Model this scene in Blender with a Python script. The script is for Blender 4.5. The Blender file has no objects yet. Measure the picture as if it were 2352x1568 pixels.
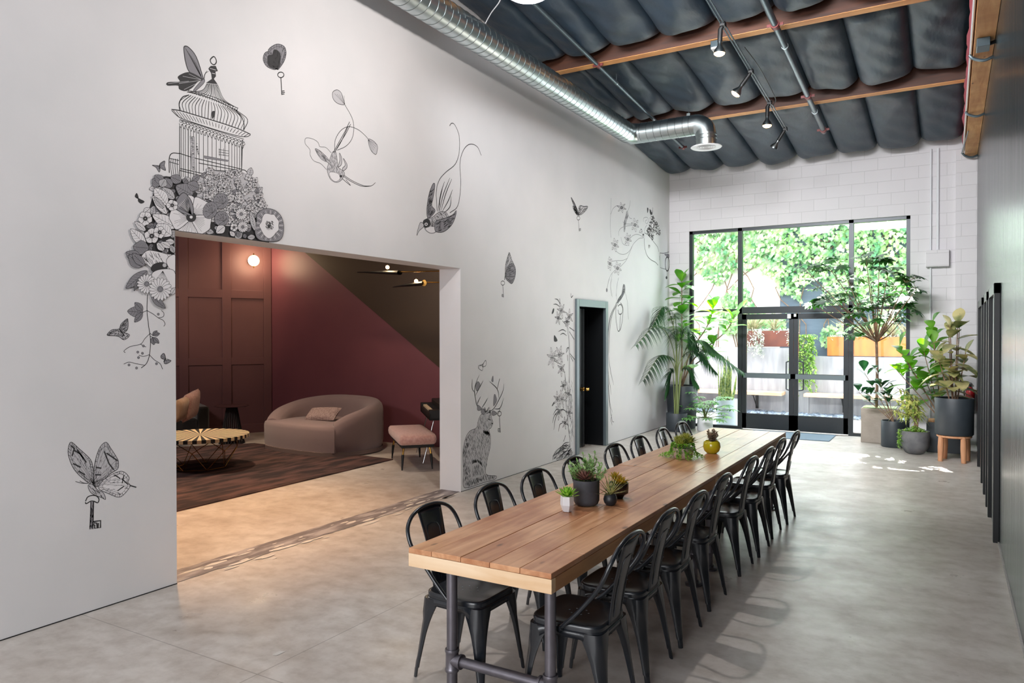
import bpy, math, random
from mathutils import Vector, Matrix
S = bpy.context.scene
# ------------------------------------------------------------------ camera
CAM = Vector((4.7187, 0.0, 1.77)); FPX = 1696.74
YAW, PITCH, ROLL = 0.5351, 0.0097, -0.0011
cF = Vector((-math.sin(YAW)*math.cos(PITCH), math.cos(YAW)*math.cos(PITCH), -math.sin(PITCH)))
_r = Vector((math.cos(YAW), math.sin(YAW), 0)); _u = _r.cross(cF)
cR = _r*math.cos(ROLL) + _u*math.sin(ROLL); cU = -_r*math.sin(ROLL) + _u*math.cos(ROLL)
cam = bpy.data.objects.new('camera', bpy.data.cameras.new('camera'))
S.collection.objects.link(cam)
cam.data.sensor_width = 36; cam.data.lens = FPX/2352*36; cam.data.clip_start = 0.05; cam.data.clip_end = 200
M = Matrix((cR, cU, -cF)).transposed().to_4x4(); M.translation = CAM
cam.matrix_world = M
S.camera = cam
# ------------------------------------------------------------------ world, sun, lights, exposure
w = bpy.data.worlds.new('sky'); S.world = w; w.use_nodes = True
bg = w.node_tree.nodes['Background']; bg.inputs[0].default_value = (0.84, 0.93, 1.0, 1); bg.inputs[1].default_value = 8.0
def lamp(kind, name, loc, energy, col, target=None, **kw):
    l = bpy.data.lights.new(name, kind); l.energy = energy; l.color = col
    for k, v in kw.items(): setattr(l, k, v)
    o = bpy.data.objects.new(name, l); S.collection.objects.link(o); o.location = loc
    if target is not None:
        o.rotation_euler = (Vector(target)-Vector(loc)).to_track_quat('-Z', 'Y').to_euler()
    return o
lamp('SUN', 'sun', (2, 20, 10), 34.0, (1.0, 0.96, 0.9), target=(2+0.235*5, 15.0, 10-1.087*5.14), angle=0.009)
# added fill lights with no glazing or fixtures; the storefront one boosts its daylight
lamp('AREA', 'front_fill', (3.0, -3.7, 2.1), 285, (0.95, 0.97, 1.0), target=(2.3, 6, 1.6), shape='RECTANGLE', size=4.2, size_y=3.6)  # added fill from behind the camera, where the wall is closed
lamp('AREA', 'overhead_fill', (2.2, 1.2, 5.7), 70, (0.97, 0.98, 1.0), target=(2.2, 1.3, 0), shape='RECTANGLE', size=3.2, size_y=4.0)  # added overhead fill above the view, no opening in the roof
lamp('AREA', 'storefront_daylight', (2.27, 13.7, 2.0), 85, (0.9, 0.97, 1.0), target=(2.27, 8, 1.0), shape='RECTANGLE', size=3.6, size_y=3.4)
lamp('AREA', 'mid_room_fill', (2.4, 5.0, 4.95), 150, (0.97, 0.98, 1.0), target=(2.6, 14, 1.5), shape='RECTANGLE', size=3.0, size_y=.5, spread=1.5)  # added wash to brighten the back wall, no lamps hang here
S.view_settings.view_transform = 'Standard'; S.view_settings.look = 'None'
S.view_settings.exposure = 0.33; S.view_settings.gamma = 1.0; S.view_settings.use_curve_mapping = False
S.cycles.max_bounces = 7; S.cycles.diffuse_bounces = 4; S.cycles.glossy_bounces = 3; S.cycles.transmission_bounces = 6
S.cycles.transparent_max_bounces = 8; S.cycles.caustics_reflective = False; S.cycles.caustics_refractive = False
S.cycles.sample_clamp_indirect = 4.0; S.cycles.use_denoising = True

# ------------------------------------------------------------------ helpers
PI = math.pi
V = Vector
def ray(px, py): return cF*FPX + cR*(px-1176) + cU*(784-py)
def at(px, py, ax, val):                      # the point on a wall / floor plane seen at a spot of the photograph
    d = ray(px, py); t = (val-CAM[ax])/d[ax]; return CAM + d*t
def fl(px, py, z=0.0): return at(px, py, 2, z)
def lin(h):
    h = h.lstrip('#'); c = [int(h[i:i+2], 16)/255 for i in (0, 2, 4)]
    return tuple((x/12.92 if x <= 0.04045 else ((x+0.055)/1.055)**2.4) for x in c) + (1,)
class MB:
    def __init__(s): s.v = []; s.f = []; s.m = []; s.mi = 0
    def add(s, vs, fs):
        b = len(s.v); s.v.extend([tuple(x) for x in vs]); s.f.extend([tuple(i+b for i in f) for f in fs]); s.m.extend([s.mi]*len(fs)); return s
    def box(s, c, sz, rot=None):
        hx, hy, hz = sz[0]/2, sz[1]/2, sz[2]/2
        P = [V((x, y, z)) for x in (-hx, hx) for y in (-hy, hy) for z in (-hz, hz)]
        if rot is not None: P = [rot @ p for p in P]
        c = V(c); P = [p+c for p in P]
        return s.add(P, [(0,1,3,2),(4,6,7,5),(0,4,5,1),(2,3,7,6),(0,2,6,4),(1,5,7,3)])
    def bb(s, x0, x1, y0, y1, z0, z1): return s.box(((x0+x1)/2, (y0+y1)/2, (z0+z1)/2), (abs(x1-x0), abs(y1-y0), abs(z1-z0)))
    def tube(s, pts, r, n=8, closed=False, caps=True):
        pts = [V(p) for p in pts]; k = len(pts); rs = r if isinstance(r, (list, tuple)) else [r]*k
        vs = []; up = None
        for i, p in enumerate(pts):
            if closed: t = pts[(i+1) % k]-pts[i-1]
            else: t = pts[min(i+1, k-1)]-pts[max(i-1, 0)]
            if t.length < 1e-9: t = V((0, 0, 1))
            t.normalize()
            if up is None: up = V((0, 0, 1)) if abs(t.z) < 0.9 else V((1, 0, 0))
            a = t.cross(up)
            if a.length < 1e-6: a = t.cross(V((1, 0.1, 0)))
            a.normalize(); b = a.cross(t); up = b
            for j in range(n):
                q = 2*PI*j/n; vs.append(p + (a*math.cos(q)+b*math.sin(q))*rs[i])
        fs = []
        for i in range(k if closed else k-1):
            for j in range(n):
                a0, a1 = i*n+j, i*n+(j+1) % n; b0, b1 = ((i+1) % k)*n+j, ((i+1) % k)*n+(j+1) % n
                fs.append((a0, a1, b1, b0))
        if caps and not closed: fs += [tuple(range(n)), tuple((k-1)*n+j for j in reversed(range(n)))]
        return s.add(vs, fs)
    def cyl(s, p0, p1, r0, r1=None, n=16): return s.tube([p0, p1], [r0, r0 if r1 is None else r1], n)
    def lathe(s, c, prof, n=32, ax='z', a0=0.0):
        c = V(c); vs = []; fs = []; k = len(prof)
        for (r, z) in prof:
            for j in range(n):
                q = a0+2*PI*j/n; x, y = r*math.cos(q), r*math.sin(q)
                vs.append(c + (V((x, y, z)) if ax == 'z' else V((x, z, y)) if ax == 'y' else V((z, x, y))))
        for i in range(k-1):
            for j in range(n):
                fs.append((i*n+j, i*n+(j+1) % n, (i+1)*n+(j+1) % n, (i+1)*n+j))
        if prof[0][0] > 1e-6: fs.append(tuple(reversed(range(n))))
        if prof[-1][0] > 1e-6: fs.append(tuple((k-1)*n+j for j in range(n)))
        return s.add(vs, fs)
    def grid(s, f, nu, nv, cu=False):
        vs = [f(i/nu, j/nv) for i in range(nu+1) for j in range(nv+1)]
        fs = [(i*(nv+1)+j, (i+1)*(nv+1)+j, (i+1)*(nv+1)+j+1, i*(nv+1)+j+1) for i in range(nu) for j in range(nv)]
        return s.add(vs, fs)
    def prism(s, poly, z0, z1):
        n = len(poly); vs = [(p[0], p[1], z0) for p in poly]+[(p[0], p[1], z1) for p in poly]
        fs = [tuple(reversed(range(n))), tuple(range(n, 2*n))]+[(i, (i+1) % n, n+(i+1) % n, n+i) for i in range(n)]
        return s.add(vs, fs)
    def build(s, name, mats, parent=None, smooth=True, loc=None, bevel=0, sub=0, solid=0, ang=40):
        me = bpy.data.meshes.new(name); me.from_pydata(s.v, [], s.f); me.update()
        mats = mats if isinstance(mats, (list, tuple)) else [mats]
        for x in mats: me.materials.append(x)
        for p, i in zip(me.polygons, s.m): p.material_index = i; p.use_smooth = smooth
        if smooth:
            try: me.set_sharp_from_angle(angle=math.radians(ang))
            except Exception: pass
        o = bpy.data.objects.new(name, me); S.collection.objects.link(o)
        if parent is not None: o.parent = parent
        if loc is not None: o.location = loc
        if solid:
            q = o.modifiers.new('thick', 'SOLIDIFY'); q.thickness = solid; q.offset = 0
        if bevel:
            q = o.modifiers.new('bev', 'BEVEL'); q.width = bevel; q.segments = 2; q.limit_method = 'ANGLE'
        if sub:
            q = o.modifiers.new('sub', 'SUBSURF'); q.levels = sub; q.render_levels = sub
        return o
def tag(o, label=None, cat=None, group=None, kind=None):
    if label: o['label'] = label
    if cat: o['category'] = cat
    if group: o['group'] = group
    if kind: o['kind'] = kind
    return o
def empty(name, loc=(0, 0, 0), rz=0.0):
    o = bpy.data.objects.new(name, None); S.collection.objects.link(o); o.location = loc; o.rotation_euler = (0, 0, rz)
    o.empty_display_size = 0.1; return o
def struct(o): o['kind'] = 'structure'; return o
def copy_tree(o, parent=None):
    c = o.copy(); S.collection.objects.link(c)
    if parent is not None: c.parent = parent
    for ch in list(o.children): copy_tree(ch, c)
    return c
def catmull(pts, k=6, closed=False):
    P = [V(p) for p in pts]; n = len(P); out = []
    for i in range(n if closed else n-1):
        p0 = P[(i-1) % n] if closed or i > 0 else P[0]*2-P[1]
        p1, p2 = P[i], P[(i+1) % n]
        p3 = P[(i+2) % n] if closed or i+2 < n else P[-1]*2-P[-2]
        for j in range(k):
            t = j/k
            out.append(((p1*2)+(p2-p0)*t+(p0*2-p1*5+p2*4-p3)*t*t+(-p0+p1*3-p2*3+p3)*t*t*t)*0.5)
    if not closed: out.append(P[-1])
    return out
# ------------------------------------------------------------------ materials
def mat(name, col, rough=0.6, metal=0.0, spec=0.5, col2=None, nscale=6.0, stretch=(1, 1, 1), bump=0.0, bscale=40.0, emit=None, estr=0.0, coat=0.0, detail=4.0, bstretch=None, trans=0.0, sheen=0.0, rough2=None, pos=(0.35, 0.65)):
    m = bpy.data.materials.new(name); m.use_nodes = True; nt = m.node_tree; b = nt.nodes['Principled BSDF']
    N = nt.nodes.new; L = nt.links.new
    b.inputs['Base Color'].default_value = lin(col); b.inputs['Roughness'].default_value = rough
    b.inputs['Metallic'].default_value = metal; b.inputs['Specular IOR Level'].default_value = spec
    if coat: b.inputs['Coat Weight'].default_value = coat
    if sheen: b.inputs['Sheen Weight'].default_value = sheen
    tc = N('ShaderNodeTexCoord'); mp = N('ShaderNodeMapping'); L(tc.outputs['Object'], mp.inputs[0]); mp.inputs['Scale'].default_value = stretch
    nz = N('ShaderNodeTexNoise'); nz.inputs['Scale'].default_value = nscale; nz.inputs['Detail'].default_value = detail
    L(mp.outputs[0], nz.inputs['Vector'])
    rp = N('ShaderNodeValToRGB'); rp.color_ramp.elements[0].position, rp.color_ramp.elements[1].position = pos
    rp.color_ramp.elements[0].color = lin(col); rp.color_ramp.elements[1].color = lin(col2 or col)
    L(nz.outputs['Fac'], rp.inputs[0]); L(rp.outputs[0], b.inputs['Base Color'])
    if rough2 is not None:
        mr = N('ShaderNodeMapRange'); mr.inputs[3].default_value = rough; mr.inputs[4].default_value = rough2
        L(nz.outputs['Fac'], mr.inputs[0]); L(mr.outputs[0], b.inputs['Roughness'])
    if bump:
        mp2 = N('ShaderNodeMapping'); L(tc.outputs['Object'], mp2.inputs[0]); mp2.inputs['Scale'].default_value = bstretch or stretch
        n2 = N('ShaderNodeTexNoise'); n2.inputs['Scale'].default_value = bscale; n2.inputs['Detail'].default_value = 3; L(mp2.outputs[0], n2.inputs['Vector'])
        bp = N('ShaderNodeBump'); bp.inputs['Strength'].default_value = bump; bp.inputs['Distance'].default_value = 0.02
        L(n2.outputs['Fac'], bp.inputs['Height']); L(bp.outputs[0], b.inputs['Normal'])
    if emit:
        b.inputs['Emission Color'].default_value = lin(emit); b.inputs['Emission Strength'].default_value = estr
    if trans: b.inputs['Transmission Weight'].default_value = trans
    return m
def leafmat(name, c1, c2, rough=0.4, tr=0.35, nscale=9.0):
    m = bpy.data.materials.new(name); m.use_nodes = True; nt = m.node_tree; b = nt.nodes['Principled BSDF']; N = nt.nodes.new; L = nt.links.new
    tc = N('ShaderNodeTexCoord'); nz = N('ShaderNodeTexNoise'); nz.inputs['Scale'].default_value = nscale; L(tc.outputs['Object'], nz.inputs['Vector'])
    rp = N('ShaderNodeValToRGB'); rp.color_ramp.elements[0].position = 0.35; rp.color_ramp.elements[1].position = 0.65
    rp.color_ramp.elements[0].color = lin(c1); rp.color_ramp.elements[1].color = lin(c2)
    L(nz.outputs['Fac'], rp.inputs[0]); L(rp.outputs[0], b.inputs['Base Color']); b.inputs['Roughness'].default_value = rough
    t = N('ShaderNodeBsdfTranslucent'); mx = N('ShaderNodeMixShader'); mx.inputs[0].default_value = tr
    hs = N('ShaderNodeHueSaturation'); hs.inputs['Value'].default_value = 1.6; hs.inputs['Saturation'].default_value = 1.15; L(rp.outputs[0], hs.inputs['Color'])
    L(hs.outputs[0], t.inputs[0]); L(b.outputs[0], mx.inputs[1]); L(t.outputs[0], mx.inputs[2]); L(mx.outputs[0], nt.nodes['Material Output'].inputs[0])
    return m
def concrete_floor():
    m = bpy.data.materials.new('polished_concrete'); m.use_nodes = True; nt = m.node_tree; b = nt.nodes['Principled BSDF']; N = nt.nodes.new; L = nt.links.new
    tc = N('ShaderNodeTexCoord')
    def noise(sc, det, st=(1, 1, 1)):
        mp = N('ShaderNodeMapping'); mp.inputs['Scale'].default_value = st; L(tc.outputs['Object'], mp.inputs[0])
        n = N('ShaderNodeTexNoise'); n.inputs['Scale'].default_value = sc; n.inputs['Detail'].default_value = det; n.inputs['Roughness'].default_value = 0.62; L(mp.outputs[0], n.inputs['Vector']); return n
    def ramp(n, a, c0, e, c1):
        r = N('ShaderNodeValToRGB'); r.color_ramp.elements[0].position = a; r.color_ramp.elements[1].position = e
        r.color_ramp.elements[0].color = lin(c0); r.color_ramp.elements[1].color = lin(c1); L(n.outputs['Fac'], r.inputs[0]); return r
    def mul(a, c, f, mode='MULTIPLY'):
        x = N('ShaderNodeMix'); x.data_type = 'RGBA'; x.blend_type = mode; x.inputs[0].default_value = f; L(a, x.inputs[6]); L(c, x.inputs[7]); return x.outputs[2]
    a = ramp(noise(0.9, 6), 0.3, '#beb6af', 0.7, '#d6d1cc')
    c = ramp(noise(3.1, 8, (1, 1.5, 1)), 0.3, '#d6d0ca', 0.62, '#ffffff')
    d = ramp(noise(9, 9), 0.25, '#c6bfb8', 0.55, '#ffffff')
    k = ramp(noise(30, 3, (1, 0.5, 1)), 0.2, '#8d857f', 0.23, '#ffffff')
    o = mul(a.outputs[0], c.outputs[0], 0.75); o = mul(o, d.outputs[0], 0.55); o = mul(o, k.outputs[0], 0.0)
    # saw-cut joints
    sx = N('ShaderNodeSeparateXYZ'); L(tc.outputs['Object'], sx.inputs[0])
    def line(sock, off, per):
        p = N('ShaderNodeMath'); p.operation = 'ADD'; p.inputs[1].default_value = off; L(sock, p.inputs[0])
        q = N('ShaderNodeMath'); q.operation = 'PINGPONG'; q.inputs[1].default_value = per; L(p.outputs[0], q.inputs[0])
        t = N('ShaderNodeMath'); t.operation = 'LESS_THAN'; t.inputs[1].default_value = 0.0035; L(q.outputs[0], t.inputs[0]); return t.outputs[0]
    mxm = N('ShaderNodeMath'); mxm.operation = 'MAXIMUM'; L(line(sx.outputs[0], -1.62, 3.2), mxm.inputs[0]); L(line(sx.outputs[1], -2.62, 2.75), mxm.inputs[1])
    ml = N('ShaderNodeMath'); ml.operation = 'MULTIPLY'; ml.inputs[1].default_value = 0.5; L(mxm.outputs[0], ml.inputs[0])
    x = N('ShaderNodeMix'); x.data_type = 'RGBA'; L(ml.outputs[0], x.inputs[0]); L(o, x.inputs[6]); x.inputs[7].default_value = lin('#6f6862')
    L(x.outputs[2], b.inputs['Base Color'])
    rr = N('ShaderNodeMapRange'); rr.inputs[1].default_value = 0.3; rr.inputs[2].default_value = 0.7; rr.inputs[3].default_value = 0.26; rr.inputs[4].default_value = 0.46; b.inputs['Specular IOR Level'].default_value = 0.38
    L(noise(2.2, 5).outputs['Fac'], rr.inputs[0]); L(rr.outputs[0], b.inputs['Roughness'])
    bp = N('ShaderNodeBump'); bp.inputs['Strength'].default_value = 0.06; bp.inputs['Distance'].default_value = 0.02; L(noise(3.5, 4).outputs['Fac'], bp.inputs['Height']); L(bp.outputs[0], b.inputs['Normal'])
    return m
def block_wall(name, col, axis, off=(0, 0, 0)):
    m = bpy.data.materials.new(name); m.use_nodes = True; nt = m.node_tree; b = nt.nodes['Principled BSDF']; N = nt.nodes.new; L = nt.links.new
    tc = N('ShaderNodeTexCoord'); sx = N('ShaderNodeSeparateXYZ'); L(tc.outputs['Object'], sx.inputs[0]); cx = N('ShaderNodeCombineXYZ')
    L(sx.outputs[0 if axis == 'x' else 1], cx.inputs[0]); L(sx.outputs[2], cx.inputs[1])
    mp = N('ShaderNodeMapping'); mp.inputs['Location'].default_value = off; L(cx.outputs[0], mp.inputs[0])
    br = N('ShaderNodeTexBrick'); L(mp.outputs[0], br.inputs['Vector']); br.inputs['Scale'].default_value = 1; br.offset = 0.5; br.squash = 1
    br.inputs['Brick Width'].default_value = 0.406; br.inputs['Row Height'].default_value = 0.2032; br.inputs['Mortar Size'].default_value = 0.005; br.inputs['Mortar Smooth'].default_value = 0.4
    c = lin(col); br.inputs['Color1'].default_value = c; br.inputs['Color2'].default_value = tuple(x*0.97 for x in c[:3])+(1,); br.inputs['Mortar'].default_value = tuple(x*0.86 for x in c[:3])+(1,)
    L(br.outputs['Color'], b.inputs['Base Color']); b.inputs['Roughness'].default_value = 0.7
    nz = N('ShaderNodeTexNoise'); nz.inputs['Scale'].default_value = 60; L(tc.outputs['Object'], nz.inputs['Vector'])
    mm = N('ShaderNodeMath'); mm.operation = 'MULTIPLY_ADD'; mm.inputs[1].default_value = -1.0; L(br.outputs['Fac'], mm.inputs[0])
    m2 = N('ShaderNodeMath'); m2.operation = 'MULTIPLY'; m2.inputs[1].default_value = 0.25; L(nz.outputs['Fac'], m2.inputs[0]); L(m2.outputs[0], mm.inputs[2])
    bp = N('ShaderNodeBump'); bp.inputs['Strength'].default_value = 0.5; bp.inputs['Distance'].default_value = 0.006; L(mm.outputs[0], bp.inputs['Height']); L(bp.outputs[0], b.inputs['Normal'])
    return m
def wood(name, c1, c2, axis=1, scale=1.0, rough=0.5, knots=True, c3=None):
    m = bpy.data.materials.new(name); m.use_nodes = True; nt = m.node_tree; b = nt.nodes['Principled BSDF']; N = nt.nodes.new; L = nt.links.new
    tc = N('ShaderNodeTexCoord'); oi = N('ShaderNodeObjectInfo'); ad = N('ShaderNodeVectorMath'); ad.operation = 'ADD'; L(tc.outputs['Object'], ad.inputs[0])
    sc = N('ShaderNodeVectorMath'); sc.operation = 'SCALE'; sc.inputs[0].default_value = (7.3, 3.1, 5.7); L(oi.outputs['Random'], sc.inputs['Scale']); L(sc.outputs[0], ad.inputs[1])
    st = [9*scale, 9*scale, 9*scale]; st[axis] = 0.8*scale
    mp = N('ShaderNodeMapping'); mp.inputs['Scale'].default_value = st; L(ad.outputs[0], mp.inputs[0])
    nz = N('ShaderNodeTexNoise'); nz.inputs['Scale'].default_value = 2.2; nz.inputs['Detail'].default_value = 6; nz.inputs['Distortion'].default_value = 0.7; L(mp.outputs[0], nz.inputs['Vector'])
    rp = N('ShaderNodeValToRGB'); rp.color_ramp.elements[0].position = 0.32; rp.color_ramp.elements[1].position = 0.68
    rp.color_ramp.elements[0].color = lin(c1); rp.color_ramp.elements[1].color = lin(c2); L(nz.outputs['Fac'], rp.inputs[0]); out = rp.outputs[0]
    n3 = N('ShaderNodeTexNoise'); n3.inputs['Scale'].default_value = 2.1; n3.inputs['Detail'].default_value = 5; L(ad.outputs[0], n3.inputs['Vector'])
    r3 = N('ShaderNodeValToRGB'); r3.color_ramp.elements[0].position = 0.35; r3.color_ramp.elements[1].position = 0.6; r3.color_ramp.elements[0].color = lin(c3 or '#d9c8b8'); r3.color_ramp.elements[1].color = (1, 1, 1, 1); L(n3.outputs['Fac'], r3.inputs[0])
    x = N('ShaderNodeMix'); x.data_type = 'RGBA'; x.blend_type = 'MULTIPLY'; x.inputs[0].default_value = 0.8; L(out, x.inputs[6]); L(r3.outputs[0], x.inputs[7]); out = x.outputs[2]
    if knots:
        mk = N('ShaderNodeMapping'); ks = [7, 7, 7]; ks[axis] = 3; mk.inputs['Scale'].default_value = ks; L(ad.outputs[0], mk.inputs[0])
        vo = N('ShaderNodeTexVoronoi'); vo.inputs['Scale'].default_value = 1.0; L(mk.outputs[0], vo.inputs['Vector'])
        kr = N('ShaderNodeValToRGB'); kr.color_ramp.elements[0].position = 0.05; kr.color_ramp.elements[1].position = 0.11; kr.color_ramp.elements[0].color = lin('#5a3a26'); kr.color_ramp.elements[1].color = (1, 1, 1, 1); L(vo.outputs['Distance'], kr.inputs[0])
        y = N('ShaderNodeMix'); y.data_type = 'RGBA'; y.blend_type = 'MULTIPLY'; y.inputs[0].default_value = 0.7; L(out, y.inputs[6]); L(kr.outputs[0], y.inputs[7]); out = y.outputs[2]
    L(out, b.inputs['Base Color']); b.inputs['Roughness'].default_value = rough
    bp = N('ShaderNodeBump'); bp.inputs['Strength'].default_value = 0.12; bp.inputs['Distance'].default_value = 0.01; L(nz.outputs['Fac'], bp.inputs['Height']); L(bp.outputs[0], b.inputs['Normal'])
    return m
m_floor = concrete_floor()
m_white = mat('white_wall_paint', '#d6d5d6', 0.55, col2='#dcdadb', nscale=1.5, bump=0.03, bscale=50)
m_block = block_wall('painted_block', '#d4d1d4', 'x', (0.0, 0.12, 0))
m_block_y = block_wall('painted_block_pier', '#d4d1d4', 'y', (0.0, 0.12, 0))
m_dark = mat('dark_gloss_wall', '#1c2427', 0.2, spec=0.45, col2='#20292c', nscale=1.2, stretch=(1, 5, 0.4), bump=0.25, bscale=3.0, bstretch=(1, 3.2, 0.12), rough2=0.3)
m_frame = mat('charcoal_aluminium', '#23282c', 0.35, metal=0.4)
m_frame_g = mat('grey_steel_frame', '#5d686c', 0.35, metal=0.5)
m_blackdoor = mat('black_door_paint', '#0c0e10', 0.35, spec=0.3)
m_brass = mat('brass', '#c79b4f', 0.25, metal=1.0)
m_bag = mat('insulation_facing', '#212e3a', 0.48, spec=0.4, col2='#263542', nscale=2, bump=0.35, bscale=5.5, stretch=(1, 1, 1), bstretch=(2.6, 1.0, 2.0), detail=3)
m_deck = mat('roof_deck', '#20262b', 0.8)
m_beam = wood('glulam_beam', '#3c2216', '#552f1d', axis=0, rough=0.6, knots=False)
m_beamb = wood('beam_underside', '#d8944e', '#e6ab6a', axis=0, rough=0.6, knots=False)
m_ledger = wood('ledger_timber', '#c98f56', '#e0ad76', axis=1, rough=0.6)
m_pink = mat('pink_insulation', '#b0505c', 0.9)
m_galv = mat('galvanised_spiral', '#cdd6d6', 0.28, metal=1.0, col2='#bcc6c8', nscale=3, rough2=0.3)
m_seam = mat('duct_seam', '#8b9496', 0.3, metal=1.0)
m_pipe = mat('painted_pipe', '#4f5d64', 0.28, metal=0.5)
m_red = mat('red_coupling', '#6e2c2a', 0.5)
m_chair = mat('black_powder_coat', '#191c21', 0.26, spec=0.65, col2='#1e2228', nscale=8)
m_hole = mat('seat_hole', '#8f9498', 0.5)
m_steel = mat('black_iron_pipe', '#67646a', 0.36, metal=0.7, col2='#77737a', nscale=12)
m_top = wood('table_planks', '#bb825a', '#e0ae84', axis=1, rough=0.32, c3='#c9a48e')
m_apron = wood('pale_apron', '#e3bf96', '#f0d5b4', axis=0, rough=0.55, c3='#eadccb')
m_apron_y = wood('apron_side', '#b8855a', '#c99768', axis=1, rough=0.55)
m_chrome = mat('chrome', '#c8c8ca', 0.12, metal=1.0)
m_black = mat('matt_black', '#121314', 0.5)
m_warmglow = mat('lit_bulb', '#fff3df', 0.5, emit='#ffc27a', estr=16.0)
m_globe = mat('opal_globe', '#fff3df', 0.4, emit='#ffd9a6', estr=6.0)
m_gwhite = mat('white_pendant', '#f2eef2', 0.35, emit='#ffffff', estr=0.35)
m_metalwhite = mat('white_enamel', '#dfe0e4', 0.4)
m_gravel = mat('patch_mortar', '#6f696b', 0.75, col2='#a39d9e', nscale=7, stretch=(1.6, 0.4, 1), bump=0.5, bscale=20, detail=8, pos=(0.45, 0.62))
m_glass = bpy.data.materials.new('window_glass'); m_glass.use_nodes = True
_n = m_glass.node_tree; _n.nodes.remove(_n.nodes['Principled BSDF'])
_t = _n.nodes.new('ShaderNodeBsdfTransparent'); _t.inputs[0].default_value = (0.97, 0.99, 0.985, 1); _g = _n.nodes.new('ShaderNodeBsdfGlossy'); _g.inputs['Roughness'].default_value = 0.02
_fz = _n.nodes.new('ShaderNodeFresnel'); _fz.inputs[0].default_value = 1.35; _mx = _n.nodes.new('ShaderNodeMixShader')
_n.links.new(_fz.outputs[0], _mx.inputs[0]); _n.links.new(_t.outputs[0], _mx.inputs[1]); _n.links.new(_g.outputs[0], _mx.inputs[2]); _n.links.new(_mx.outputs[0], _n.nodes['Material Output'].inputs[0])
# ------------------------------------------------------------------ room shell
D = 13.985; W = 5.084; OY0, OY1, OZ = 3.287, 6.829, 2.51; TW = 0.29
DY0, DY1, DZ = 9.77, 10.92, 2.29
def slope(y): return 5.2+0.083*(8.75-y)      # underside line of the roof beams
b = MB(); b.bb(-11.5, W+0.3, -4.2, 14.15, -0.1, 0.0); struct(b.build('floor', m_floor))
b = MB(); X0 = -TW
for (y0, y1, z0, z1) in ((-4, OY0, 0, 6.6), (OY0, OY1, OZ, 6.6), (OY1, DY0+0.05, 0, 6.6), (DY0+0.05, DY1-0.05, DZ-0.05, 6.6), (DY1-0.05, D, 0, 6.6)):
    b.bb(X0, 0, y0, y1, z0, z1)
struct(b.build('wall_left', m_white, smooth=False))
# back wall with storefront opening
SX0, SX1, SZ = 0.393, 4.145, 3.744
b = MB(); b.bb(-0.29, SX0, D, D+0.2, 0, 5.3); b.bb(SX1, W+0.2, D, D+0.2, 0, 5.3); b.bb(SX0, SX1, D, D+0.2, SZ, 5.3)
wb = struct(b.build('wall_back', m_block, smooth=False))
b = MB(); b.bb(4.79, 4.798, D-0.1, D, 0, 4.72); b.mi = 1; b.bb(4.798, W, D-0.1, D, 0, 4.72); struct(b.build('wall_pier', [m_block_y, m_block], smooth=False))
b = MB(); b.bb(W, W+0.15, -4, D, 0, 4.6); b.bb(W+0.02, W+0.15, -4, D, 4.6, 7)
struct(b.build('wall_right', m_dark, smooth=False))
b = MB(); b.bb(-0.3, W+0.3, -4.2, -4.0, 0, 7); struct(b.build('wall_front', m_white, smooth=False))
b = MB(); b.bb(W-0.012, W, 1.0, D, 0.0, 0.012); struct(b.build('baseboard_right', mat('chipped_floor_edge', '#b4b1ae', 0.8, bump=0.6, bscale=60), smooth=False))
b = MB(); b.bb(-0.004, 0.003, -4.0, OY0, 0.0, 0.006); b.bb(-0.004, 0.003, OY1, DY0, 0.0, 0.006); b.bb(-0.004, 0.003, DY1, D, 0.0, 0.006)
struct(b.build('baseboard_left', m_black, smooth=False))
# roof: deck, beams, sagging insulation blankets
b = MB(); z = lambda y: slope(y)+0.34
b.add([(-0.3, -4.2, z(-4.2)), (W+0.3, -4.2, z(-4.2)), (W+0.3, D+0.2, z(D+0.2)), (-0.3, D+0.2, z(D+0.2)), (-0.3, -4.2, z(-4.2)+.1), (W+0.3, -4.2, z(-4.2)+.1), (W+0.3, D+0.2, z(D+0.2)+.1), (-0.3, D+0.2, z(D+0.2)+.1)], [(0, 3, 2, 1), (4, 5, 6, 7), (0, 1, 5, 4), (1, 2, 6, 5), (2, 3, 7, 6), (3, 0, 4, 7)])
ceil = struct(b.build('ceiling', m_deck, smooth=False))
random.seed(4)
def bag(x0, x1, y0, y1, seed):
    rnd = random.Random(seed); a1, a2, a3 = rnd.random()*6, rnd.random()*6, rnd.random()*6; sag = 0.10+0.045*rnd.random()
    if x0 > 4.2: sag *= 0.6
    xs = x1-x0
    def f(u, v):
        y = y0+(y1-y0)*v; c = 2*u-1
        pr = max(0.0, 1-abs(c)**2.6)**0.5
        en = min(1, (v/0.10))**0.5 * min(1, ((1-v)/0.13))**0.55
        top = slope(y)+0.20+0.06*(1-en)
        z = top - (sag+0.10*max(0, v-0.35))*pr*en - 0.03*en
        z += 0.012*math.sin(7*v+a1+3*c)*pr + 0.010*math.sin(17*v+5*u+a2)*pr*pr + 0.006*math.sin(31*v-11*u+a3)*pr
        x = x0+xs*u + 0.018*math.sin(5*v+a1)*(1-abs(c))
        return (x, y, z)
    b = MB(); b.grid(f, 18, 30); b.build('insulation_blanket', m_bag, ceil, ang=180)
BY = [3.95, 6.35, 8.75, 11.15, 13.9]
edges = [0.0, 0.5, 1.12, 1.75, 2.40, 3.05, 3.66, 4.30, 4.90]
for k in range(1, 4+0):
    for i in range(len(edges)-1):
        sh = [0, 0, 0.0, 0.0][k] 
        bag(edges[i]+sh, edges[i+1]+sh, BY[k]+(0.0), BY[k+1]-0.13 if k < 3 else 13.97, 100*k+i)
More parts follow.
